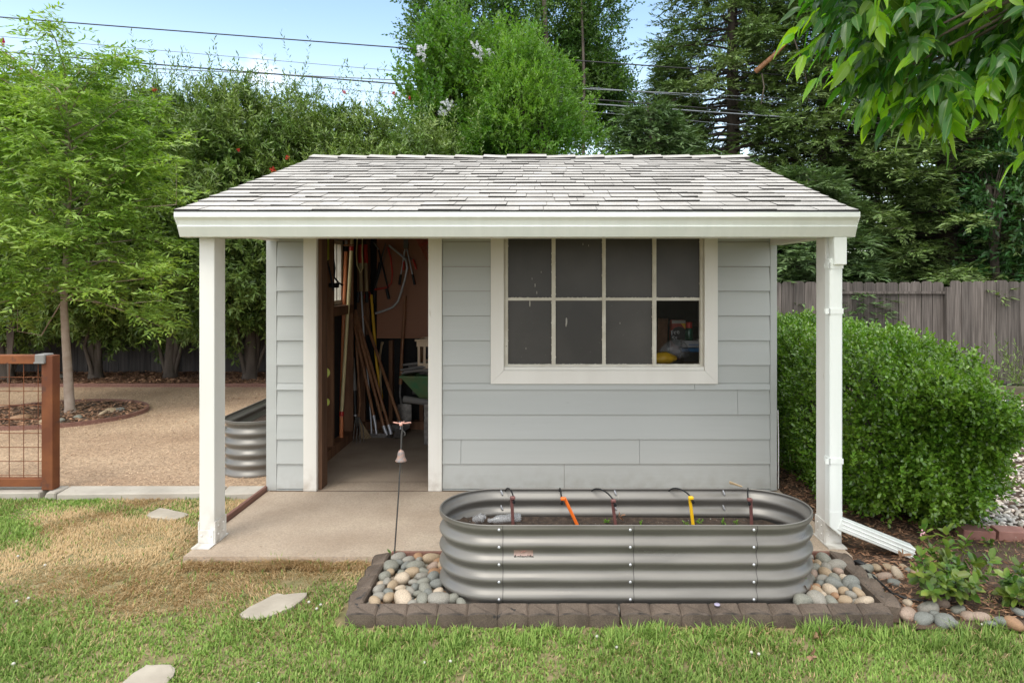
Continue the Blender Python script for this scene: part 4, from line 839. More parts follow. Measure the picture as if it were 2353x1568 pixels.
bar(mb, qa(1680, 245, YB_ - .07), qa(1850, 180, YB_ - .07), .012, .012, bev=.002)
tool('red_leaf_rake', 'red plastic leaf rake head in the upper corner of the doorway', 'rake', [('head', mb, 'red'), ('handle', tb([qa(1850, 130, YB_ - .05), qa(2000, -100, YB_ - .05)], .012), 'wood_h')])
for x, lb_ in ((850, 'wood and red handled loppers hanging closest to the cream pole'), (925, 'wood and red handled grass shears hanging beside the rope loop')):
    tool('long_shears', lb_, 'shears', [('sleeve', tb([qa(x - 5, 230, 6.95), qa(x + (-5 if x < 900 else 5), 490, 6.95)], .020), 'red'), ('handle', tb([qa(x - 2, 490, 6.95), qa(x + 10, 890, 6.95)], .018), 'wood_l'), ('grip', tb([qa(x - 30 if x < 900 else x + 12, 895, 6.95), qa(x - 40 if x < 900 else x + 15, 1050, 6.95)], .018), 'black')])
tool('rope_loop', 'pale rope loop hanging from the lintel', 'rope', [('cord', tb([qa(810, 60, 6.7), qa(790, 350, 6.7), qa(800, 520, 6.7), qa(850, 632, 6.7), qa(882, 560, 6.7), qa(872, 350, 6.7), qa(878, 60, 6.7)], .006, 6), 'cream')])
tool('string_trimmer', 'lime and black string trimmer hanging on the wall just inside the door', 'trimmer', [
    ('shaft', tb([qa(335, 470, 5.85), qa(325, 1300, 5.8), qb(215, 300, 5.78)], .018), 'black'), ('handle', tb([qb(200, 310, 5.78), qb(232, 330, 5.76), qb(225, 520, 5.76)], [.03, .035, .03], 10), 'lime'),
    ('dial', tb([qb(240, 335, 5.72), qb(242, 335, 5.69)], .045, 14), 'lime'), ('body', tb([qb(228, 525, 5.76), qb(230, 700, 5.76), qb(222, 895, 5.76)], [.036, .032, .024], 10), 'black'), ('knob', tb([qb(250, 630, 5.71), qb(250, 630, 5.68)], .036, 14), 'lime'), ('markings', tb([qa(303, 1390, 5.775), qa(300, 1525, 5.775)], .006), 'lime')])
tool('hedge_trimmer', 'green hedge trimmer body hanging above the string trimmer', 'trimmer', [('body', MB().box(qa(300, 0, 5.95).x, 5.9, qa(0, 450, 5.95).z, qa(388, 0, 5.95).x, 6.0, 2.1, .01), 'lime'), ('blade', tb([qa(330, 460, 5.95), qa(345, 700, 5.95)], .022, 6, .3), 'black')])
tool('power_cord', 'black power cord hanging in loops before the little window', 'cord', [('cord', tb([qa(395, 60, 6.05), qa(450, 330, 6.05), qa(488, 560, 6.05), qa(478, 690, 6.05), qa(540, 770, 6.05), qa(605, 805, 6.05)], .008, 6), 'black'), ('loop', tb([qa(340, 60, 6.0), qa(370, 420, 6.0), qa(425, 640, 6.0), qa(470, 880, 6.0)], .008, 6), 'black'), ('plug', tb([qa(410, 805, 6.02), qa(540, 805, 6.02)], .022, 8), 'black')])
# wheelbarrow with prunings and a crate
wb = thing('wheelbarrow', 'old green wheelbarrow full of cut sticks at the back of the shed', 'wheelbarrow', (-1.0, 6.75, .004))
tr = MB(); A_ = [(-1.36, 6.45, .645), (-.50, 6.45, .645), (-.50, 7.02, .645), (-1.36, 7.02, .645)]; B_ = [(-1.17, 6.56, .40), (-.62, 6.56, .40), (-.62, 6.92, .40), (-1.17, 6.92, .40)]
vs = A_ + B_ + [(x * .985 - .012, y, z + .004) for x, y, z in A_]; tr.add(vs[:8], [(0, 1, 5, 4)[::-1], (1, 2, 6, 5)[::-1], (2, 3, 7, 6)[::-1], (3, 0, 4, 7)[::-1], (4, 5, 6, 7)]); 
for i in range(4): tr.tube([A_[i], A_[(i + 1) % 4]], .012, 6)
tr.build('tray', M['barrow'], wb)
for y in (6.5, 6.97): tb([(-1.34, y, .43), (-.9, y, .37), (-.2, y, .24)], [.034, .028, .022]).build('handle', M['grey'], wb)
for y in (6.49, 6.98):
    mb = MB(); mb.box(-1.14, y - .03, .005, -1.06, y + .03, .39, .004)
    for z in (.14, .34): mb.ball((-1.10, y - .031, z), .008)
    mb.build('leg', M['steel'], wb); mb = MB(); bar(mb, (-1.05, y, .30), (-.75, y, .12), .03, .02); mb.build('brace', M['steel'], wb)
mb = MB(); mb.tube([(-.28, 6.69, .2), (-.28, 6.79, .2)], .2, 20); mb.build('wheel', M['black'], wb)
rs = random.Random(8)
for i in range(14):
    a = Vector((rs.uniform(-1.4, -1.15), rs.uniform(6.5, 6.95), rs.uniform(.655, .74))); b = a + Vector((rs.uniform(.35, .7), rs.uniform(-.15, .15), rs.uniform(-.06, .08))); s = tb([a, a.lerp(b, .4) + Vector((0, 0, rs.uniform(-.01, .03))), b], [.012, .016, .010], 6).build('cut_stick', M['grey'], org=a)
    tag(s, 'grey cut stick lying in the green wheelbarrow', 'stick', 'sticks in the wheelbarrow')
cr = thing('plastic_crate', 'cream plastic crate with dark slots standing on the sticks', 'crate', (-1.03, 6.75, .70)); mb = MB()
for y in (6.58, 6.9):
    mb.box(-1.23, y, .92, -.80, y + .008, .985); mb.box(-1.215, y, .70, -.80, y + .008, .76)
    for k in range(8): mb.box(-1.22 + .055 * k, y + .0005, .7605, -1.197 + .055 * k, y + .0075, .9195)
for x in (-1.222, -.81): mb.box(x, 6.589, .70, x + .008, 6.899, .985)
mb.box(-1.214, 6.589, .70, -.811, 6.899, .708); mb.build('body', M['crate'], cr)
mb = MB(); mb.box(-1.245, 6.565, .972, -.785, 6.5795, .992, .003); mb.build('rim', M['crate'], cr)
# seen through the clear pane
def qw(x, y, Y): return W((2100 + x / 4.9) / 1.4498, (940 + y / 4.9) / 1.4498, Y)
def sack(name, label, cat, c, r, sq, m, seed, extra=()):
    rr = np.random.default_rng(seed); b = MB(); b.ball((0, 0, 0), 1, 22, 14); V = np.array(b.v); V *= lumps(rr, V, 7, .13, 3.)[:, None]; V *= np.array(sq) * r; V[:, 2] = np.maximum(V[:, 2], -.72 * r * sq[2])
    b.v = [tuple(v + np.array(c)) for v in V]; o = b.build(name, m, org=c); tag(o, label, cat); return o
sack('yellow_bag', 'crumpled yellow plastic bag at the corner of the clear window pane', 'bag', qw(530, 1265, 5.62) + Vector((0, 0, .01)), .10, (1.0, .7, .55), M['yellow'], 1)
sack('plastic_bag', 'crumpled clear plastic bag on the shelf behind the clear pane', 'bag', qw(735, 1110, 5.78), .12, (1.0, .6, .75), M['clear'], 2)
pk = thing('printed_bag', 'red black and yellow printed bag with white lettering on the shelf', 'bag', tuple(qw(780, 1000, 5.95))); a, b = qw(660, 615, 5.95), qw(905, 1200, 5.95)
MB().box(a.x, 5.95, .872, b.x, 6.03, a.z, .012).build('sack', mat('sack_red', (.40, .05, .025), rough=.4), pk)
MB().box(a.x + .006, 5.946, a.z - .03, b.x - .006, 5.9495, a.z - .002).build('top_hem', mat('sack_cream', (.5, .48, .42), rough=.5), pk)
ye = MB(); ye.prism([(qw(820, 0, 5.94).x, qw(0, 668, 5.94).z), (b.x - .006, qw(0, 668, 5.94).z), (b.x - .006, qw(0, 760, 5.94).z), (qw(890, 0, 5.94).x, qw(0, 760, 5.94).z)], 'y', 5.9445, 5.9494); ye.build('panel', M['yellow'], pk)
bk = MB(); c = qw(790, 880, 5.94); bk.prism([(c.x + .075 * cos(t), c.z + .085 * sin(t)) for t in np.linspace(0, 2 * pi, 20)[:-1]], 'y', 5.944, 5.9485); bko = bk.build('badge', M['black'], pk)
for body, x, y in (('Fre', 728, 815), ('St', 722, 915)): text(body, .058, tuple(qw(x, y, 5.943)), mat('white_ink', (.75, .75, .72), rough=.5), bko, (pi / 2, -.2, 0))
bt = thing('green_bottle', 'green bottle with a red cap on the stacked boxes', 'bottle', tuple(qw(955, 940, 5.85))); p = qw(955, 940, 5.85); zt = qw(955, 650, 5.85).z - p.z
MB().lathe(p, [(0, 0), (.034, 0), (.036, .01), (.036, zt * .55), (.028, zt * .66), (.018, zt * .68)], 16).build('body', mat('green_pet', (.01, .09, .05), rough=.15), bt)
MB().lathe(p, [(.026, zt * .68), (.026, zt * .98), (.022, zt), (0, zt)], 16).build('cap', M['red'], bt)
a, b = qw(852, 952, 5.82), qw(1250, 1062, 5.82); bx = thing('carton', 'white and blue printed carton under the green bottle', 'carton', (a.x, 5.85, b.z)); MB().box(a.x, 5.82, b.z, b.x, 6.0, a.z, .003).build('body', mat('carton_white', (.5, .5, .5), rough=.6), bx)
mb = MB(); mb.box(a.x + .05, 5.8175, b.z + .02, b.x - .02, 5.8195, a.z - .03); mb.build('stripe', mat('carton_blue', (.12, .22, .42), rough=.6), bx)
z2 = b.z; b2 = qw(1250, 1132, 5.82); tu = thing('storage_tub', 'dark tub with a blue lid below the printed carton', 'tub', (a.x, 5.85, .872)); MB().box(a.x - .01, 5.80, b2.z, b.x, 6.02, z2 - .003, .006).build('lid', mat('lid_blue', (.02, .14, .34), rough=.4), tu); MB().box(a.x + .005, 5.82, .872, b.x - .01, 6.0, b2.z - .002, .006).build('body', M['black'], tu)
mb = MB(); bar(mb, qw(500, 1290, 5.9), qw(530, 590, 6.1), .09, .02); tag(mb.build('loose_plank', M['wood_dark'], org=qw(500, 1290, 5.9)), 'brown plank leaning behind the yellow bag in the window', 'plank')
# ------------------------------------------------------------------ loose ground cover
def inpoly(x, y, poly):
    c = np.zeros(len(x), bool); n = len(poly)
    for i in range(n):
        (xa, ya), (xb, yb) = poly[i], poly[(i + 1) % n]
        if ya == yb: continue
        c ^= ((ya > y) != (yb > y)) & (x < (xb - xa) * (y - ya) / (yb - ya) + xa)
    return c
def chips(name, n, fx, fy, z, l, w, seed, keep, mt):
    r = np.random.default_rng(seed); x, y = r.uniform(*fx, n), r.uniform(*fy, n); k = keep(x, y); x, y = x[k], y[k]; n = len(x)
    a = r.uniform(0, 6.28, n); d = unit(np.stack([np.cos(a), np.sin(a), r.normal(0, .22, n)], 1)); up = unit(np.stack([r.normal(0, .35, n), r.normal(0, .35, n), np.ones(n)], 1)); ac = unit(np.cross(d, up)); nn = np.cross(ac, d)
    o = leaves(name, [[np.stack([x, y, z + r.uniform(0, .016, n)], 1), d, ac, nn, r.uniform(.4, 1.3, n) * l, r.uniform(.5, 1.3, n) * w]], T_DIA, mt); return tag(o, kind='stuff')
chips('bark_mulch', 26000, (-13, -1.6), (9.97, 11.3), .012, .075, .026, 1, lambda x, y: x > -13, M['chips'])
chips('bark_mulch', 3200, (-6.6, -4.7), (7.1, 8.75), .016, .07, .02, 2, lambda x, y: ((x - RC[0]) / .9) ** 2 + ((y - RC[1]) / .77) ** 2 < 1, M['chips'])
chips('bark_mulch', 15000, (1.72, 3.0), (3.22, 7.5), -.032, .045, .010, 3, lambda x, y: (np.random.default_rng(5).random(len(x)) < np.where((x > 2.35) & (y < 4.2), .25, 1)) & ((y < 4.25) | (x < 2.75)), M['chips'])
chips('gravel_leaf_litter', 500, (-9, -2.2), (5.3, 9.9), -.002, .035, .018, 4, lambda x, y: y > 5.3 + np.random.default_rng(6).random(len(x)) ** .5 * 4.6 * .9, M['chips'])
chips('patio_litter', 70, (-2.0, .2), (3.95, 5.05), .002, .014, .007, 14, lambda x, y: np.random.default_rng(15).random(len(x)) < .25 + .75 * ((y > 4.9) | (x < -1.8)), M['chips'])
M['grit'] = mat('granite_grit', (.38, .255, .16), (.54, .40, .27), scale=2, rough=.9, island=.45)
chips('granite_grit', 52000, (-7.5, -2.1), (5.2, 9.6), -.005,   .0125, .009, 7, lambda x, y: x > -y * .84, M['grit'])
M['pebble'] = mat('pebbles', (.56, .46, .37), (.46, .45, .42), scale=5, rough=.6, island=.42, hue=.018)
r = np.random.default_rng(21); n = 9000
x, y = r.uniform(2.55, 6.2, n), 4.34 + (r.uniform(0, 1, n) ** 1.5) * 4.6; k = (x > 2.62 + .12 * (y - 4.3)) ; x, y = x[k], y[k]; n = len(x)
b = MB(); b.ball((0, 0, 0), 1, 8, 5); T = np.array(b.v); FC = np.array(b.f); a = r.uniform(.011, .022, n) * (1 + .08 * (y - 4.3)); th = r.uniform(0, 6.28, n); sx, sy, sz = a * r.uniform(.9, 1.4, n), a * r.uniform(.7, 1, n), a * r.uniform(.4, .7, n)
px_, py_, pz_ = T[None, :, 0] * sx[:, None], T[None, :, 1] * sy[:, None], T[None, :, 2] * sz[:, None]
pz_ = pz_ + px_ * r.normal(0, .25, n)[:, None]
V = np.stack([px_ * np.cos(th)[:, None] - py_ * np.sin(th)[:, None] + x[:, None], px_ * np.sin(th)[:, None] + py_ * np.cos(th)[:, None] + y[:, None], pz_ + (-.02 + r.uniform(-.004, .012, n))[:, None]], -1)
tag(np_mesh('pebble_gravel', V.reshape(-1, 3), (FC[None] + (np.arange(n) * len(T))[:, None, None]).reshape(-1, 4), M['pebble'], smooth=True), kind='stuff')

chips('stone_bed_debris', 2600, (-.92, 1.68), (3.27, 3.86), -.03, .020, .010, 16, lambda x, y: (x < -.3) | (x > 1.1), M['chips'])
# ------------------------------------------------------------------ grass
M['blade'] = mat('grass_blade', (.2, .3, .1), attr='col', rough=.55, spec=.3, trans=.25)
DRY = [(300, 1215, 250, 55, 1.0), (450, 1290, 280, 60, 1.05), (620, 1305, 190, 36, 1.05), (250, 1335, 260, 60, .75), (350, 1150, 130, 14, .95), (560, 1165, 60, 24, .95), (130, 1200, 110, 28, .65), (800, 1300, 80, 26, .7), (80, 1295, 180, 50, .55), (430, 1385, 200, 35, .68), (690, 1370, 90, 25, .5), (200, 1430, 200, 40, .35), (640, 1450, 150, 25, .22),
       (190, 1148, 70, 12, -.7), (430, 1142, 30, 14, -.6), (40, 1215, 70, 30, -.8), (640, 1345, 60, 10, -.2), (1700, 1442, 260, 9, .40), (1250, 1530, 180, 30, .12)]
def noise2(x, y, seed, fr):
    r = np.random.default_rng(seed); o = np.zeros(len(x))
    for _ in range(10): a, p = r.uniform(0, 6.28), r.uniform(0, 6.28); f = fr * r.uniform(.5, 1.8); o += np.cos((x * cos(a) + y * sin(a)) * f + p)
    return o / sqrt(10)
def dryness(x, y):
    yy = np.maximum(y, .6); u, v = VX + x * F / yy, VY + (EYE + .045) * F / yy; d = .07 + .08 * noise2(x, y, 1, 7)
    for a, b_, su, sv, am in DRY: d = d + am * np.exp(-((u - a) / su) ** 2 - ((v - b_) / sv) ** 2)
    return np.clip(d + .22 * noise2(x, y, 2, 16) * np.clip(d, 0, .6), 0.03, .97)
def bare(x, y):
    yy = np.maximum(y, .6); u, v = VX + x * F / yy, VY + (EYE + .045) * F / yy; o = np.zeros(len(x))
    for a, b_, su, sv, am in ((690, 1338, 40, 13, .95), (380, 1512, 70, 16, .85), (300, 1560, 40, 40, .6), (1900, 1441, 200, 5, .8), (240, 1212, 25, 8, .6), (790, 1405, 20, 14, .5)): o = np.maximum(o, am * np.exp(-((u - a) / su) ** 2 - ((v - b_) / sv) ** 2))
    return o
def grass(name, N_, fx, fy, keep, seed, hmin, hmax, dry=dryness):
    r = np.random.default_rng(seed); x = r.uniform(*fx, N_); y = fy[0] + (fy[1] - fy[0]) * r.uniform(0, 1, N_) ** 1.15; k = keep(x, y) & (r.random(N_) > bare(x, y)) & (r.random(N_) < .78 + .3 * noise2(x, y, 4, 30)); x, y = x[k], y[k]; n = len(x)
    d = dry(x, y); isd = r.random(n) < d; h = r.uniform(hmin, hmax, n) * (1 + .30 * noise2(x, y, 5, 9)) * np.where(isd, 1.05, 1.0)
    az = np.where(isd, 2.2 * noise2(x, y, 8, 4) + r.normal(0, .9, n), r.uniform(0, 6.28, n)); lean = np.where(isd, r.uniform(.75, 1.4, n), r.uniform(.25, 1.15, n)); hx, hy = np.cos(az), np.sin(az)
    w = np.where(isd, r.uniform(.0012, .0024, n), r.uniform(.0018, .0042, n)); P = np.stack([x, y, np.full(n, -.052)], 1); side = np.stack([-hy, hx, np.zeros(n)], 1) * w[:, None]
    H = np.stack([hx * np.sin(lean * .6), hy * np.sin(lean * .6), np.cos(lean * .6)], 1) * (h * .55)[:, None]; G = np.stack([hx * np.sin(lean * 1.3), hy * np.sin(lean * 1.3), np.maximum(np.cos(lean * 1.3), -.1)], 1) * (h * .5)[:, None]
    mid = P + H; tip = mid + G; V = np.stack([P - side, P + side, mid + side * .8, mid - side * .8, tip], 1)
    fc = np.array([(0, 1, 2), (0, 2, 3), (3, 2, 4)]); FF = (fc[None] + (np.arange(n) * 5)[:, None, None]).reshape(-1, 3)
    t = r.random(n)[:, None]; t2 = (.5 + .5 * noise2(x, y, 6, 5))[:, None].clip(0, 1)
    g = np.array([.13, .24, .038]) * (1 - t) + np.array([.31, .43, .10]) * t; g = g * (.82 + .3 * t2); s = np.array([.46, .31, .14]) * (1 - t) + np.array([.68, .51, .29]) * t
    c = np.where(isd[:, None], s, g); c = np.repeat(np.concatenate([c, np.ones((n, 1))], 1)[:, None], 5, 1).reshape(-1, 4)
    return tag(np_mesh(name, V.reshape(-1, 3), FF, M['blade'], attrs=c), kind='stuff')
def lawn_keep(x, y):
    k = (x > -y * .80 - .9) & (x < y * .71 + .8)
    k &= ~((x > -2.05) & (y > 3.90 + .03 * np.sin(x * 9))) & ~((x > -.995) & (x < 1.75) & (y > 3.188)) & ~((x > 1.70) & (y > 3.17 + .05 * np.sin(x * 7))) & ~((x > -2.10) & (y > 5.03)) & (y < 5.035)
    k &= ~((x > -2.10) & (x < -1.94) & (y > 3.95))
    for pl in FL: c_ = np.mean(pl, 0); k &= ~inpoly(x, y, [tuple(c_ + (np.array(v) - c_) * .93) for v in pl])
    return k
grass('grass', 480000, (-5.2, 3.2), (2.15, 5.05), lawn_keep, 31, .015, .035)
grass('grass', 9000, (-2.05, -.95), (3.80, 3.905), lambda x, y: y > 3.8 + .06 * np.random.default_rng(3).random(len(x)), 35, .035, .065)
grass('grass', 7000, (-1.0, 2.4), (2.98, 3.185), lambda x, y: noise2(x, y, 12, 22) > .4, 36, .04, .085, lambda x, y: np.full(len(x), .06))
grass('grass', 2600, (2.15, 3.1), (3.35, 4.15), lambda x, y: noise2(x, y, 9, 6) > .1, 32, .02, .055, lambda x, y: np.full(len(x), .35))
grass('grass', 1500, (-2.6, -2.12), (5.20, 5.42), lambda x, y: y > 0, 33, .015, .035, lambda x, y: np.full(len(x), .9))
r = np.random.default_rng(34); n = 420; P = np.stack([r.uniform(-4.0, -3.86, n) * 0 + (-4.05 + r.normal(0, .14, n)), 4.25 + r.normal(0, .10, n), np.full(n, -.05)], 1); A = np.stack([r.normal(0, .6, n), r.normal(0, .5, n), np.ones(n)], 1)
M['coarse'] = mat('coarse_grass', (.10, .22, .045), (.17, .30, .07), scale=20, rough=.5, island=.3, trans=.25)
tag(leaves('grass_tuft', [shoots(r, P, A, .09, 2, .11, .008, 12, droop=.3)], T_DIA, M['coarse']), 'taller coarse green grass tuft at the left edge of the dry lawn', 'grass tuft')
M['clover'] = mat('clover_white', (.50, .48, .42), rough=.8)
for i, (px, py) in enumerate(((1988, 2117), (2053, 2153), (1412, 2205), (2502, 2170), (2527, 2176), (150, 1880), (55, 2000), (95, 1990), (45, 2208), (1055, 2025), (1068, 2012), (1029, 2003), (60, 1850), (1500, 2200), (860, 2275), (3270, 2078))):
    p = qz(px / 1.4498, py / 1.4498, -.03); b = MB(); b.ball((0, 0, 0), .0075, 8, 5, (1, 1, .8)); b.tube([(0, 0, -.024), (0, 0, 0)], .001, 4); o = b.build('clover_flower', M['clover'], org=(0, 0, 0)); o.location = p; tag(o, 'tiny white clover flower in the short lawn grass', 'flower', 'clover flowers in the lawn')

# ------------------------------------------------------------------ plants
def foliage(name, c1, c2, isl=.35, hue=.012, trans=.30, rough=.42, spec=.45, tcol=(1.3, 1.5, .55), sc=1.2): return mat(name, c1, c2, scale=sc, rough=rough, spec=spec, island=isl, hue=hue, trans=trans, tcol=tcol)
M['bark'] = mat('grey_bark', (.07, .054, .043), (.125, .10, .079), scale=9, rough=.9, stretch=(1, 1, .25), bump=.006, bscale=30)
M['bark_y'] = mat('young_bark', (.29, .215, .165), (.38, .30, .24), scale=8, rough=.8, stretch=(1, 1, 1.6), bump=.002)
M['bark_d'] = mat('dark_bark', (.05, .038, .03), (.10, .075, .058), scale=9, rough=.9, stretch=(1, 1, .3))
M['f_bottle'] = foliage('bottlebrush_leaf', (.095, .168, .032), (.19, .265, .066), sc=1.6, isl=.45, trans=.16)
M['f_young'] = foliage('pistache_leaf', (.17, .285, .040), (.31, .43, .095), isl=.42, trans=.32)
M['f_myrtle'] = foliage('myrtle_leaf', (.075, .175, .022), (.135, .25, .04), isl=.3, trans=.38)
M['f_lime'] = foliage('bright_leaf', (.085, .19, .026), (.175, .31, .05), isl=.3, trans=.40)
M['f_pear'] = foliage('pear_leaf', (.065, .14, .030), (.115, .20, .048), isl=.4)
M['f_conifer'] = foliage('conifer_spray', (.098, .165, .046), (.18, .255, .08), isl=.45, trans=.18, rough=.5, sc=.7, tcol=(1.2, 1.3, .6))
M['f_blue'] = foliage('blue_conifer_spray', (.08, .145, .050), (.135, .205, .078), isl=.35, trans=.18, rough=.5, tcol=(1.2, 1.3, .7))
M['f_hedge'] = foliage('box_leaf', (.105, .215, .020), (.185, .315, .040), isl=.40, trans=.28, rough=.26, spec=.8, sc=2.5)
M['f_back'] = foliage('sunlit_leaf', (.10, .19, .02), (.17, .26, .04), isl=.45, trans=.5)
M['f_shrub'] = foliage('shrub_leaf', (.070, .165, .026), (.21, .26, .05), isl=.40, trans=.25, rough=.33, sc=14)
M['f_flat'] = foliage('glossy_leaf', (.035, .10, .028), (.06, .14, .04), isl=.4, rough=.3)
# near ash leaves: darker blade, paler midrib and side veins
am = foliage('ash_leaf', (.024, .085, .016), (.062, .15, .024), isl=.5, hue=.018, trans=.48, rough=.30, spec=.5, sc=3, tcol=(2.1, 2.3, .35)); M['f_ash'] = am
t = am.node_tree; n = t.nodes; l = t.links; p = n['Principled BSDF']; uvn = n.new('ShaderNodeUVMap'); sx = n.new('ShaderNodeSeparateXYZ'); l.new(uvn.outputs[0], sx.inputs[0])
def mth(op, a, b=None):
    m = n.new('ShaderNodeMath'); m.operation = op
    for i, v in enumerate((a, b)):
        if v is None: continue
        if isinstance(v, (int, float)): m.inputs[i].default_value = v
        else: l.new(v, m.inputs[i])
    return m.outputs[0]
du = mth('ABSOLUTE', mth('SUBTRACT', sx.outputs['X'], .5)); rib = mth('LESS_THAN', du, .022)
vein = mth('MULTIPLY', mth('LESS_THAN', mth('FRACT', mth('SUBTRACT', mth('MULTIPLY', sx.outputs['Y'], 13.), mth('MULTIPLY', du, 9.))), .10), .30)
old = p.inputs['Base Color'].links[0].from_socket; mm = n.new('ShaderNodeMix'); mm.data_type = 'RGBA'; l.new(mth('MAXIMUM', rib, vein), mm.inputs[0]); l.new(old, mm.inputs[6]); mm.inputs[7].default_value = (.20, .30, .08, 1); l.new(mm.outputs[2], p.inputs['Base Color'])

def copy_thing(root, loc, rz=0., sc=(1, 1, 1), label=None):
    c = root.copy(); COL.objects.link(c); c.location = loc; c.rotation_euler = (0, 0, rz); c.scale = sc
    if label: c['label'] = label
    for ch in root.children:
        d = ch.copy(); COL.objects.link(d); d.parent = c
    return c
def place(t, loc, rz=0., sc=(1, 1, 1)): t.location = loc; t.rotation_euler = (0, 0, rz); t.scale = sc; return t
O3 = (0, 0, 0)
def limbs(rng, base, ends, r0, r1=.006, bend=.15):
    mb = MB()
    for e in ends:
        e = Vector(e); b = Vector(base(e) if callable(base) else base); m1 = b.lerp(e, .35) + Vector(rng.normal(0, bend, 3)) * (e - b).length * .3; m2 = b.lerp(e, .7) + Vector(rng.normal(0, bend, 3)) * (e - b).length * .3 + Vector((0, 0, .04))
        rr = r0 if not callable(r0) else r0(e); mb.tube([b, m1, m2, e], [rr, rr * .75, rr * .45, r1], 6)
    return mb

# red-flowering hedge along the rear fence
rng_ = np.random.default_rng(41)
Bq, D, q = blob(rng_, 1700, (0, 0, 2.40), (1.14, .95, 1.76), .30, .15, 3., 3.0)
P7, D7 = clump(rng_, Bq, D, 5, .075); A = D7 * .9 + np.array([0, 0, .30]) + rng_.normal(0, .6, D7.shape); sets = [shoots(rng_, P7, A, rng_.uniform(.10, .24, len(P7)), 13, .094, .027, 60, jit=.22)]
m2 = 110; bx_ = np.stack([rng_.normal(0, .75, m2), rng_.normal(0, .55, m2), rng_.uniform(3.9, 4.35, m2)], 1); bx_[:, 2] -= .35 * (bx_[:, 0] / 1.2) ** 2
sets.append(shoots(rng_, bx_, np.stack([rng_.normal(0, .25, m2), rng_.normal(0, .25, m2), np.ones(m2)], 1), rng_.uniform(.2, .8, m2), 20, .07, .018, 58))
bb = thing('bottlebrush_shrub', 'tall dense bottlebrush with forked grey trunk showing by the dark fence', 'shrub', O3, 'bottlebrush shrubs along the rear fence')
leaves('foliage', sets, T_DIA, M['f_bottle'], bb, O3)
ends = [(.45, -.05, 1.2), (-.40, .05, 1.3), (.12, -.2, 1.5), (-.15, .1, 1.7)]
mb = limbs(rng_, lambda e: (e.x * .10, e.y * .1, -.02), ends, lambda e: .055 if abs(e.x) < .3 else .035, .015); mb.tube([(0, 0, -.03), (0, 0, .10), (.02, 0, .55), (0, 0, 1.2)], [.13, .10, .085, .07], 9)
mb2 = limbs(rng_, lambda e: (e.x * .35, e.y * .35, 1.2), [tuple(v) for v in Bq[:70] * .85 + np.array([0, 0, .3])], .022, .004); mb.add(mb2.v, mb2.f, True); mb.build('trunk', M['bark'], bb, O3)
place(bb, (-5.87, 10.72, 0), .3, (1, 1, 1.02))
for i, (x, y, rz, s, lb_) in enumerate(((-9.9, 10.5, 2.0, (1.1, 1, 1.0), 'bottlebrush at the far left edge behind the young tree'), (-8.35, 10.6, 4.1, (1.05, 1, 1.04), 'bottlebrush behind the rusty gate and young tree crown'), (-7.0, 10.65, 5.2, (1, 1, 1.05), 'bottlebrush directly right of the young tree trunk'), (-4.55, 10.55, 1.2, (1.1, 1, 1.03), 'bottlebrush seen between the porch post and the shed wall'), (-3.15, 10.6, 2.9, (1.1, 1, .96), 'bottlebrush rising above the left slope of the roof'), (-1.95, 10.5, 3.9, (1.0, 1, .88), 'rounded bottlebrush above the roof ridge beside the flowering myrtle'))):
    copy_thing(bb, (x, y, 0), rz, s, lb_)
M['redfl'] = mat('red_bristle', (.55, .025, .02), rough=.6)
for i, (px, py, s) in enumerate(((627, 390, .06), (548, 345, .035), (905, 215, .05), (1145, 268, .0), (660, 362, .045), (790, 213, .05), (940, 225, .04), (950, 330, 0), (355, 205, .06), (485, 250, .05), (540, 207, .05))):
    if not s: continue
    p = W(px, py, 9.45 if py > 300 else 10.2); r = np.random.default_rng(50 + i); fl = leaves('red_flower', [shoots(r, np.repeat(np.array([p]), 14, 0), r.normal(0, 1, (14, 3)), s * .5, 8, s * .5, s * .12, 60)], T_DIA, M['redfl'], None, p)
    tag(fl, 'red bottlebrush flower on the hedge behind the shed', 'flower', 'red bottlebrush flowers')
r = np.random.default_rng(60); M['magenta'] = mat('magenta_bract', (.50, .03, .12), rough=.6, trans=.3); p0 = W(30, 140, 10.0); bg_ = thing('bougainvillea', 'magenta flowering climber at the top left behind the young tree', 'climber', (p0.x, p0.y, 0))
pts = np.array([W(u, v, 10.0) for u, v in ((10, 145), (35, 140), (60, 160), (30, 170), (70, 200), (85, 215), (5, 100), (8, 85), (75, 185), (20, 150), (95, 235), (110, 250), (45, 150))]); leaves('bracts', [shoots(r, pts, r.normal(0, 1, pts.shape), .12, 9, .05, .035, 60)], T_OVAL, M['magenta'], bg_)
mb = MB()
for p in pts: mb.tube([(p0.x - .1, 10.05, 0), (p0.x - .1 + (p[0] - p0.x) * .4, 10.05, p[2] * .6), p], [.02, .008, .002], 5)
mb.build('stem', M['bark'], bg_)

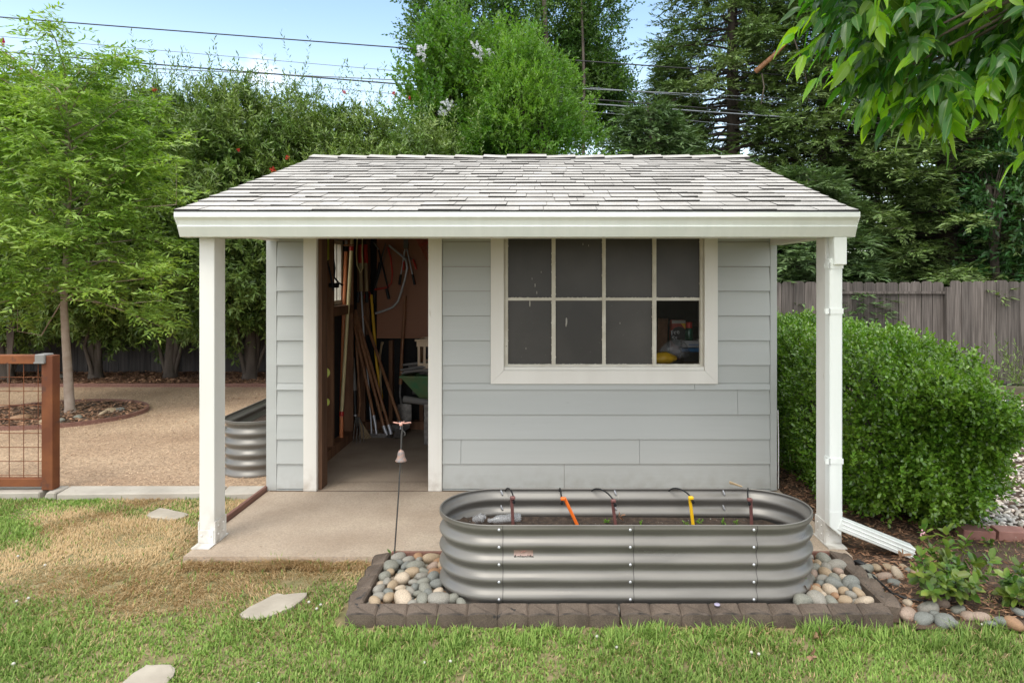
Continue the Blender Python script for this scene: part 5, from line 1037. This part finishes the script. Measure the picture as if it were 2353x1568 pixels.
# young tree with feathery leaves
r = np.random.default_rng(71); yt = thing('young_tree', 'young pistache tree with feathery bright leaves in a mulch ring', 'tree', (-5.55, 8, 0))
tr = [Vector(v) for v in ((-5.55, 8, -.02), (-5.56, 8, .06), (-5.59, 8, .6), (-5.63, 8.0, 1.25), (-5.60, 8.0, 2.0), (-5.55, 8.02, 2.8), (-5.6, 8.0, 3.6), (-5.62, 8, 4.0))]
mb = MB(); mb.tube(tr, [.080, .054, .046, .038, .024, .015, .009, .004], 10); B_l, A_l = [], []
def tz(z):
    for i in range(len(tr) - 1):
        if tr[i].z <= z <= tr[i + 1].z: return tr[i].lerp(tr[i + 1], (z - tr[i].z) / (tr[i + 1].z - tr[i].z))
    return tr[-1]
for i in range(46):
    z = 1.32 + 2.5 * (i / 46) ** 1.0; az = i * 2.4 + r.normal(0, .3); hL = (1.30 - .22 * max(0, z - 1.6)) * r.uniform(.6, 1.12); b = tz(z); d = Vector((cos(az), sin(az), 0)); rise = .30 + .22 * (z - 1.3) + r.normal(0, .12)
    if i < 9: rise -= .25
    P = lambda t: b + d * (hL * t) + Vector((0, 0, hL * (rise * t * 1.3 - .33 * t * t)))
    mb.tube([P(0), P(.3) + Vector(r.normal(0, .03, 3)), P(.65) + Vector(r.normal(0, .03, 3)), P(1)], [.012, .009, .006, .002], 6)
    for k in range(42):
        t_ = .18 + .85 * r.random() ** .75; p = P(t_) + Vector(r.normal(0, .05, 3)); aa = az + r.choice((-1, 1)) * r.uniform(.1, 1.5); B_l.append(p); A_l.append((cos(aa), sin(aa), r.normal(.12, .28)))
for (u, v0, v1, n_) in ((405, 470, 285, 34), (150, 300, 100, 60), (60, 330, 170, 46), (285, 420, 230, 36), (20, 420, 250, 30), (370, 690, 560, 40), (40, 760, 660, 46), (330, 640, 610, 30)):
    for k in range(n_): t_ = r.random(); p = W(u + r.normal(0, 16), v0 + (v1 - v0) * t_, 7.9 + r.normal(0, .25)); aa = r.uniform(0, 6.28); B_l.append(p); A_l.append((cos(aa), sin(aa), r.normal(.35, .3)))
    mb.tube([tz(max(1.35, W(u, v0, 8).z - .6)), W((u + 150) / 2, v0 + 10, 8.1), W(u, v0, 7.95), W(u, (v0 + v1) / 2, 7.95)], [.009, .007, .005, .002], 6)
mb.build('trunk', M['bark_y'], yt)
Pq, Dq, _ = blob(r, 700, (-5.72, 7.95, 2.65), (1.05, 1.1, 1.30), .35, .22, 3.5)
for k in range(240): z_ = r.uniform(1.42, 3.2); p = tz(z_) + Vector((r.normal(0, .22), -.12 - abs(r.normal(0, .25)), 0)); B_l.append(p); A_l.append((r.normal(0, .8), r.normal(-.4, .5), r.normal(0, .25)))
for p, d in zip(Pq, Dq): B_l.append(Vector(p)); A_l.append((d[0] + r.normal(0, .5), d[1] + r.normal(0, .5), r.normal(.08, .25)))
leaves('foliage', [shoots(r, np.array([tuple(v) for v in B_l]), np.array(A_l), r.uniform(.22, .34, len(B_l)), 13, .088, .025, 64, flat=True, droop=.30, jit=.15, up=.95, hang=.18)], T_DIA, M['f_young'], yt)

# flowering myrtle, bright round tree, tall pear
r = np.random.default_rng(81)
def crown_tree(name, label, cat, loc, blobs, mt, ll, lw, n_l, Ls, upb, trunk, tm, seed, ang=52, tm_r=.06, amp=.22, shell=.45, stems=(), tuft=.08):
    r = np.random.default_rng(seed); t = thing(name, label, cat, loc); st = []; ends = []
    for c, rad, m in blobs:
        P, D, q = blob(r, m // 4, c, rad, shell, amp); P, D = clump(r, P, D, 5, tuft); A = D * .7 + np.array([0, 0, upb]) + r.normal(0, .5, D.shape); st.append(shoots(r, P, A, r.uniform(Ls[0], Ls[1], len(P)), n_l, ll, lw, ang)); ends += [tuple(np.array(c) + (v - np.array(c)) * .85) for v in P[:26]]
    leaves('crown', st, T_DIA, mt, t); b0 = Vector(trunk[-1]); mb = limbs(r, lambda e: b0.lerp(Vector(trunk[len(trunk) // 2]), r.random()), ends, tm_r * .3, .004, .1) if not stems else MB()
    for s_ in stems: mb.tube(s_, [tm_r * .5, tm_r * .42, tm_r * .25], 7)
    mb.tube(trunk, [tm_r * (1 - .5 * i / (len(trunk) - 1)) for i in range(len(trunk))], 9); mb.build('trunk', tm, t); return t
YM = 12.3; xm = lambda u, Y: (u - VX) * Y / F; zm = lambda v, Y: EYE - (v - VY) * Y / F
my = crown_tree('crape_myrtle', 'bright green crape myrtle with a few white flower heads above the roof', 'tree', (xm(1085, YM), YM, 0), [((xm(1080, YM), YM, 4.1), (1.1, 1.0, 2.1), 1500), ((xm(1015, YM), YM, 3.9), (.75, .7, 1.6), 600), ((xm(1160, YM), YM + .3, 4.6), (.7, .7, 1.7), 650), ((xm(1010, YM), YM, 5.3), (.35, .35, .9), 160)], M['f_myrtle'], .085, .050, 13, (.2, .46), .75, [(xm(1085, YM), YM, 0), (xm(1083, YM), YM, 1.5), (xm(1080, YM), YM, 3.4)], M['bark'], 82)
M['whitefl'] = mat('white_petal', (.72, .74, .76), rough=.8, trans=.2)
for u, v, s in ((968, 122, .12), (1098, 122, .13), (1122, 128, .07), (1030, 243, .12), (1015, 262, .08)):
    p = np.array([W(u, v, 11.35)]); leaves('blossom', [shoots(r, p + r.normal(0, s * .3, (9, 3)), r.normal(0, 1, (9, 3)) + np.array([0, 0, .8]), s * .9, 22, .04, .03, 65)], T_DIA, M['whitefl'], my)
YL = 11.4
crown_tree('round_tree', 'vivid lime green rounded tree with dark stem just behind the roof ridge', 'tree', (xm(1262, YL), YL, 0), [((xm(1200, YL), YL, 3.9), (.84, .8, 1.40), 2100), ((xm(1250, YL), YL, 3.3), (.7, .6, 1.1), 700), ((xm(1175, YL), YL, 4.75), (.42, .4, .75), 420)], M['f_lime'], .078, .027, 14, (.14, .32), .62, [(xm(1275, YL), YL - .1, 0), (xm(1272, YL), YL - .5, 2.9), (xm(1262, YL), YL - .4, 3.5), (xm(1235, YL), YL, 4.4)], M['bark_d'], 83, ang=50, tm_r=.05, shell=.5, amp=.34)
YP = 17.5; bl_ = []
for u, v, ru, rv, m in ((1010, 60, 60, 190, 620), (1110, 20, 70, 190, 720), (1205, 70, 32, 110, 170), (1290, 60, 60, 200, 640), (1370, 20, 55, 180, 480), (1340, 190, 95, 120, 850), (1390, 230, 60, 90, 380), (1150, 200, 150, 120, 700)): bl_.append(((xm(u, YP), YP + .5 * sin(u), zm(v, YP)), (ru * YP / F, .9, rv * YP / F), int(m * 1.7)))
crown_tree('pear_tree', 'tall dark green columnar tree with pale upright stems behind the myrtle', 'tree', (xm(1255, YP), YP, 0), bl_, M['f_pear'], .085, .055, 12, (.3, .6), .6, [(xm(1265, YP), YP - .6, 0), (xm(1262, YP), YP - .9, 4.5), (xm(1255, YP), YP - .9, 7.2), (xm(1245, YP), YP - .6, 9.5)], M['bark'], 84, tm_r=.09, shell=.3, stems=[[(xm(u, YP), YP - .8, 3.0), (xm(u + 3, YP), YP - .7, 6.5), (xm(u - 4, YP), YP - .3, 9.5)] for u in (1015, 1115, 1335)])
mb = None
# conifers
def conifer_mesh(seed, H, R, nb, ns, zlow):
    r = np.random.default_rng(seed); B, A, Lb = [], [], []; mb = MB(); mb.tube([(0, 0, -.05), (.05, 0, H * .4), (0, .03, H)], [.24, .15, .02], 9)
    for i in range(nb):
        z = zlow + (H - zlow) * (i / nb) ** 1.05; az = i * 2.4 + r.normal(0, .4); f = (1 - (z - zlow) / (H - zlow)); L_ = R * (f ** .62) * r.uniform(.6, 1.12) + .15; d = np.array([cos(az), sin(az), 0]); sd_ = np.array([-sin(az), cos(az), 0]); cu = r.uniform(-.05, .25)
        P = lambda t: np.array([0, 0, z]) + d * L_ * t + np.array([0, 0, L_ * (cu * t - .42 * t * t + .16 * t ** 4)])
        mb.tube([tuple(P(t)) for t in (0, .35, .7, 1)], [.035 * f + .012, .02 * f + .008, .01, .004], 5)
        for k in range(int(ns * (.45 + .55 * L_ / R))):
            t_ = .22 + .8 * r.random() ** .8; s = r.choice((-1, 1)); B.append(P(min(t_, 1)) + r.normal(0, .05, 3)); A.append(d * r.uniform(.35, 1) + sd_ * s * r.uniform(.2, .9) + np.array([0, 0, r.normal(-.05, .28)])); Lb.append(r.uniform(.24, .5))
    return [shoots(r, np.array(B), np.array(A), np.array(Lb), 13, .14, .036, 40, flat=True, droop=.18, jit=.16, up=1.)], mb
cf = thing('conifer_tree', 'tall dark conifer with broken limbs rising out of the picture right of the pear', 'tree', O3, 'dark conifers behind the right fence')
sets, mb = conifer_mesh(91, 12, 2.5, 310, 40, 1.3); leaves('crown', sets, T_DIA, M['f_conifer'], cf, O3); mb.build('trunk', M['bark_d'], cf, O3)
place(cf, (3.95, 14.4, 0), .4, (.92, .92, 1))
copy_thing(cf, (5.75, 13.9, 0), 2.2, (.95, .95, .86), 'dark conifer standing above the right corner of the gutter')
copy_thing(cf, (7.9, 13.4, 0), 4.0, (1.05, 1.05, .80), 'dark conifer with low boughs over the fence rail beyond the downspout')
copy_thing(cf, (10.2, 15.0, 0), 5.3, (1, 1, .75), 'conifer at the far right mostly hidden by the near ash leaves')
copy_thing(cf, (2.9, 15.6, 0), 1.3, (.62, .62, .55), 'smaller conifer tucked between the pear and the tall dark conifer')
fc_ = thing('blue_conifer', 'low bluish green conifer just above the right part of the roof ridge', 'tree', O3, 'low blue conifers over the roof')
sets, mb = conifer_mesh(92, 4.7, 1.5, 120, 34, .9); leaves('crown', sets, T_DIA, M['f_blue'], fc_, O3); mb.build('trunk', M['bark_d'], fc_, O3)
place(fc_, (xm(1490, 12.4), 12.4, 0), 0, (1, 1, 1)); copy_thing(fc_, (xm(1650, 12.2), 12.2, 0), 2.0, (1.15, 1.1, .80), 'spreading bluish conifer beside the right end of the roof ridge'); copy_thing(fc_, (xm(1850, 11.9), 11.9, 0), 3.6, (1.2, 1, .74), 'low bluish conifer right behind the end of the gutter')
# broken pale limbs
for u0, v0, u1, v1, u2, v2, lb_ in ((1735, 165, 1775, 130, 1822, 82, 'snapped orange-brown conifer limb pointing up to the right'), (1822, 85, 1848, 160, 1858, 235, 'long pale dead twig hanging from the snapped limb'), (1750, 170, 1755, 200, 1748, 240, 'short pale dead twig hanging beside the conifer trunk')):
    o = tb([W(u0, v0, 13.0), W(u1, v1, 12.8), W(u2, v2, 12.7)], [.05, .045, .03] if lb_.startswith('snapped') else [.014, .011, .007], 7).build('dead_branch', M['wood_h'] if lb_.startswith('snapped') else M['bark'], org=W(u0, v0, 13.0)); tag(o, lb_, 'branch')
YB2 = 18.5
crown_tree('backlit_tree', 'yellowish green broadleaf tree glowing through the conifers above the fence', 'tree', (10.5, YB2, 0), [((xm(1980, YB2), YB2, 3.6), (2.2, 1.5, 2.5), 900), ((xm(2180, YB2), YB2, 3.4), (2.4, 1.5, 2.6), 1000), ((xm(2360, YB2), YB2, 4.0), (1.8, 1.5, 2.8), 800)], M['f_back'], .10, .06, 12, (.3, .6), .5, [(10.5, YB2, 0), (10.4, YB2, 2), (10.3, YB2, 4)], M['bark_d'], 95, tm_r=.14)
YG = 11.9
crown_tree('glossy_shrub', 'dark glossy broadleaf tree at the right edge above the fence', 'tree', (xm(2290, YG), YG, 0), [((xm(2360, YG), YG, 2.9), (.85, .8, 1.3), 520)], M['f_flat'], .13, .05, 9, (.25, .5), .2, [(xm(2295, YG), YG, 0), (xm(2288, YG), YG, 1.5), (xm(2270, YG), YG, 3.2)], M['bark_d'], 96, tm_r=.10)
mb = MB(); mb.box(xm(2252, 20), 20, 0, xm(2252, 20) + .2, 20.2, 6.4); up_ = mb.build('utility_pole', M['bark'], org=(xm(2252, 20), 20, 0)); tag(up_, 'grey utility pole far behind the conifers at the right', 'pole')

# power lines
M['cable'] = mat('cable_black', (.016, .016, .018), rough=.5); M['cable_g'] = mat('cable_grey', (.22, .24, .27), rough=.5)
for Y, (u0, v0), (u1, v1), r_, mk, sag, lb_ in ((13.2, (0, 40), (1440, 148), .012, 'cable', .10, 'topmost thick black overhead cable crossing the sky'), (13.2, (0, 119), (1480, 238), .014, 'cable', .06, 'lower thick black overhead cable crossing just above the hedge'), (13.4, (0, 84), (1480, 212), .006, 'cable_g', .04, 'thin pale overhead wire between the two thick cables'), (13.4, (0, 133), (1480, 268), .006, 'cable_g', .03, 'thin grey overhead wire lowest above the hedge'), (13.3, (1250, 200), (2352, 252), .010, 'cable_g', .0, 'pale grey wire passing through the conifers'), (12.9, (1700, 262), (2352, 306), .012, 'cable_g', .0, 'grey wire below the near ash leaves at the right')):
    a, b = W(u0, v0, Y), W(u1, v1, Y); d = b - a; a2 = a - d * .9; b2 = b + d * (.9 if u1 < 2000 else .6); pts = [a2.lerp(b2, i / 24) + Vector((0, 0, sag * ((2 * i / 24 - 1) ** 2 - .1))) for i in range(25)]
    o = tb(pts, r_, 6).build('overhead_cable', M[mk], org=pts[12]); tag(o, lb_, 'cable')

# clipped hedge
r = np.random.default_rng(101); hd = thing('box_hedge', 'clipped glossy green hedge running back beside the shed', 'hedge', (2.62, 5.9, -.03)); m = 23000
D = unit(r.normal(0, 1, (m, 3)) * np.array([1.0, 1.5, 1.0])); D = D[D[:, 2] > -.9]; m = len(D); e = 3.8; q = (np.abs(D) ** e).sum(1) ** (-1 / e); Nn = unit(np.sign(D) * np.abs(D * q[:, None]) ** (e - 1) / np.array([.6, 1.75, .6]))
dep = 1 - .20 * r.random(m) ** 1.6; P = D * (q * dep * lumps(r, D * np.array([1, 2.6, 1]), 11, .075, 4.5))[:, None] * np.array([.55, 1.76, .60]); tp_ = np.clip((P[:, 2] + .55) / .75, 0, 1); P[:, 0] = np.where(P[:, 0] > 0, P[:, 0] * (.44 + .56 * tp_), P[:, 0]); P[:, 0] -= np.where(P[:, 0] > 0, .16 * np.clip((P[:, 2] - .25) / .35, 0, 1) ** 2 * P[:, 0] / .585, 0); P[:, 2] -= .10 * np.clip(P[:, 0] / .585, 0, 1) ** 2; P += np.array([2.52, 5.88, .52]); hol = P[r.choice(m, 26)]; keep_ = np.min(np.linalg.norm(P[:, None] - hol[None], axis=2), 1) > .055 + .05 * r.random(m); P = P[keep_]; Nn = Nn[keep_]; m = len(P)
A = Nn * .8 + np.array([0, 0, .55]) + r.normal(0, .38, P.shape); st = [shoots(r, P, A, r.uniform(.05, .13, m), 8, .030, .020, 55, jit=.25, up=.8)]
k = r.choice(m, 420, replace=False); k = k[P[k, 2] > .75]; st.append(shoots(r, P[k], np.array([0, 0, 1.]) + r.normal(0, .25, (len(k), 3)), r.uniform(.10, .19, len(k)), 12, .022, .013, 48))
leaves('foliage', st, T_OVAL, M['f_hedge'], hd)
tw = MB()
for i in range(240): j = r.integers(m); p = P[j]; tw.tube([(2.6 + (p[0] - 2.6) * .25, 5.88 + (p[1] - 5.88) * .8, -.03 if i < 60 else .3), tuple(np.array([2.6, 5.88, .4]) * .35 + p * .65), tuple(p)], [.012, .006, .0025], 5)
tw.build('twigs', M['bark_d'], hd)
M['f_new'] = foliage('new_shoot_leaf', (.15, .32, .03), (.22, .38, .05), isl=.2, trans=.4)
for i, (u, v, u2, v2) in enumerate(((1900 + 55, 1205, 1880 + 10, 1150), (2075, 1170, 2072, 1078), (2150, 1110, 2125, 1068), (2230, 1140, 2218, 1175), (1960, 1075, 1962, 1040))):
    if i in (0, 3): continue
    a, b = W(u, v, 4.16), W(u2, v2, 4.12); leaves('new_shoot', [shoots(r, np.array([a]), np.array([b - a]), (b - a).length, 22, .026, .017, 55)], T_OVAL, M['f_new'], hd)

# leafy shrubs at the lawn edge
r = np.random.default_rng(111)
def leafy(label, base, tips, seed, nl=11):
    r = np.random.default_rng(seed); t = thing('leafy_shrub', label, 'shrub', base, 'young leafy shrubs beside the lawn'); mb = MB(); B, A = [], []
    for e in tips:
        e = Vector(e); m_ = Vector(base).lerp(e, .5) + Vector(r.normal(0, .02, 3)); mb.tube([base, m_, e], [.006, .005, .003], 5); d = (e - m_).normalized() + Vector((0, -.3, .4)); B.append(e - d * .03); A.append(d)
        B.append(m_); A.append(d + Vector(r.normal(0, .5, 3)))
    mb.build('stem', M['bark'], t); leaves('foliage', [shoots(r, np.array([tuple(v) for v in B]), np.array([tuple(v) for v in A]), +.085, nl, .060, .036, 80, jit=.22, up=.9)], T_OVAL, M['f_shrub'], t); return t
s1 = leafy('small leafy shrub with yellowing leaves and tiny pink buds below the spout', (2.02, 3.42, -.035), [W(u, v, y) for u, v, y in ((2118, 1290, 3.45), (2140, 1278, 3.5), (2175, 1300, 3.4), (2230, 1300, 3.5), (2175, 1245, 3.6), (2130, 1235, 3.6), (2215, 1260, 3.6), (2150, 1330, 3.3), (2195, 1335, 3.3), (2250, 1322, 3.4), (2110, 1322, 3.4), (2145, 1360, 3.3), (2235, 1350, 3.3), (2262, 1300, 3.5), (2180, 1275, 3.5))], 112)
M['bud'] = mat('pink_bud', (.60, .34, .36), rough=.6)
for u, v in ((2120, 1224), (2172, 1345), (2218, 1370)): p = W(u, v, 3.4); mb = MB(); [mb.ball(p + Vector(r.normal(0, .006, 3)), .005, 6, 4) for _ in range(7)]; mb.build('buds', M['bud'], s1)
leafy('green leafy shrub cut by the right edge beside the lawn', (2.36, 3.38, -.035), [W(u, v, y) for u, v, y in ((2320, 1340, 3.4), (2345, 1320, 3.45), (2362, 1345, 3.35), (2335, 1372, 3.3), (2310, 1362, 3.4), (2380, 1310, 3.4))], 113)
def weed(name, label, cat, p, n_, s, mt, seed, up=.5, grp=None):
    r = np.random.default_rng(seed); o = leaves(name, [shoots(r, np.array([p]) + r.normal(0, s * .15, (n_, 3)) * np.array([1, 1, .2]), r.normal(0, .6, (n_, 3)) + np.array([0, 0, up]), s, 6, s * .7, s * .34, 55)], T_OVAL, mt, None, p); return tag(o, label, cat, grp)
for i, (u, v, s, lb_) in enumerate(((1396, 1199, .022, 'tiny green seedling beside the middle brown drip stake'), (1472, 1199, .014, 'smallest seedling midway between the middle brown stake and yellow stake'), (1572, 1199, .018, 'seedling just left of the yellow drip stake'), (1604, 1200, .022, 'seedling just right of the yellow drip stake'), (1660, 1199, .020, 'seedling midway between the yellow stake and the last brown stake'), (1690, 1199, .016, 'seedling nearest the last brown drip stake'))): weed('seedling', lb_, 'seedling', tuple(W(u, v + 2, 3.735)), 5, s, M['f_new'], 120 + i, grp='seedlings in the planter')
weed('weed', 'small light green weed in the mulch by the irrigation hose', 'weed', tuple(qz(2349 - 330, 1372, -.03)), 6, .028, M['f_new'], 130); weed('weed', 'small weed sprouting between the stones right of the planter', 'weed', tuple(W(2275 / 1.26 + 50, 1345, 3.42)), 3, .035, M['f_new'], 131)
weed('weed', 'green seedling weed in front of the red bricks', 'weed', tuple(qz(2272, 1252, -.03)), 6, .04, M['f_shrub'], 132)
weed('weed', 'grassy green weed against the bell stake foot', 'weed', (-.86, 3.86, -.03), 4, .05, M['coarse'], 133, 1.5)
r = np.random.default_rng(140); lv = thing('garden_plant', 'loose pale green herb plant by the far fence at the right edge', 'plant', (7.0, 9.9, -.03)); n_ = 60; leaves('foliage', [shoots(r, np.array([7.0, 9.9, 0]) + r.normal(0, .18, (n_, 3)) * np.array([1, 1, 0]), r.normal(0, .45, (n_, 3)) + np.array([0, 0, 1.]), r.uniform(.3, .75, n_), 18, .07, .014, 45)], T_DIA, M['f_bottle'], lv)
mb = MB(); [mb.tube([(7.0, 9.9, -.03), (7.0 + a, 9.9 + b_, .6)], [.01, .004], 5) for a, b_ in r.normal(0, .12, (9, 2))]; mb.build('stem', M['bark'], lv)

# near ash branch
r = np.random.default_rng(151); ash = thing('ash_tree', 'ash tree branch with large drooping glossy leaves hanging in at the upper right', 'tree', (3.3, 2.1, -.05))
mb = MB(); mb.tube([(3.3, 2.1, -.06), (3.32, 2.1, .3), (3.25, 2.15, 1.6), (3.1, 2.2, 2.6), (2.9, 2.25, 3.6)], [.17, .13, .12, .11, .09], 12)
B, A = [], []
EDGE = [(1880, -30), (1905, 20), (1950, 90), (1985, 150), (2020, 200), (2065, 235), (2120, 250), (2180, 250), (2240, 230), (2300, 225), (2352, 225)]
def edge_v(u):
    for (a, b_), (c, d_) in zip(EDGE, EDGE[1:]):
        if a <= u <= c: return b_ + (d_ - b_) * (u - a) / (c - a)
    return 225 if u > 2352 else -60
for i in range(520):
    u = r.uniform(1880, 2560); v = r.uniform(-240, 225)
    if v > edge_v(u) - 25: continue
    Y = r.uniform(2.55, 3.3); p = W(u, v, Y); B.append(tuple(p)); A.append((r.normal(-.55, .45), r.normal(-.1, .5), r.normal(-.35, .3)))
for (u, v) in ((1895, 10), (1960, 100), (1990, 150), (2040, 195), (2100, 215), (2160, 205), (1925, 55), (2250, 190)): B.append(tuple(W(u, v, 2.8))); A.append((-.6, -.1, -.45))
B.append(tuple(W(2425, 315, 2.6))); A.append((-.8, 0, -.35))
B, A = np.array(B), np.array(A)
for i in range(0, len(B), 11): e = Vector(B[i]); b_ = Vector((3.05, 2.25, 2.9)); mb.tube([b_, b_.lerp(e, .5) + Vector((0, 0, .18)), e], [.022, .012, .004], 6)
mb.build('trunk', M['bark'], ash)
M['f_ash_lit'] = am.copy(); M['f_ash_lit'].name = 'ash_lit_leaf'
for nd in M['f_ash_lit'].node_tree.nodes:           # sunlit leaves near the crown edge: light painted as lime colour
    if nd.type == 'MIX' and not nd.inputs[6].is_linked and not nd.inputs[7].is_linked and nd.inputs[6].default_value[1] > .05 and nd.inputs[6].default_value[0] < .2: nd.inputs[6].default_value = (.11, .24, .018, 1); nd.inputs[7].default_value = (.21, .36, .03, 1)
ev = np.array([(VX + b_[0] * F / b_[1], VY - (b_[2] - EYE) * F / b_[1]) for b_ in B]); new = (r.random(len(B)) < .14) | (np.array([edge_v(u) - v for u, v in ev]) < 75) & (r.random(len(B)) < .62)  # leaves that get the painted sunlit colour, mostly along the crown edge
for nm_, kk, mk in (('foliage', ~new, 'f_ash'), ('lit_foliage', new, 'f_ash_lit')): leaves(nm_, [shoots(r, B[kk], A[kk], r.uniform(.12, .22, kk.sum()), 7, .115, .044, 46, flat=True, droop=.15, jit=.22, up=.9, hang=.55)], T_BIG, M[mk], ash, uv=True)
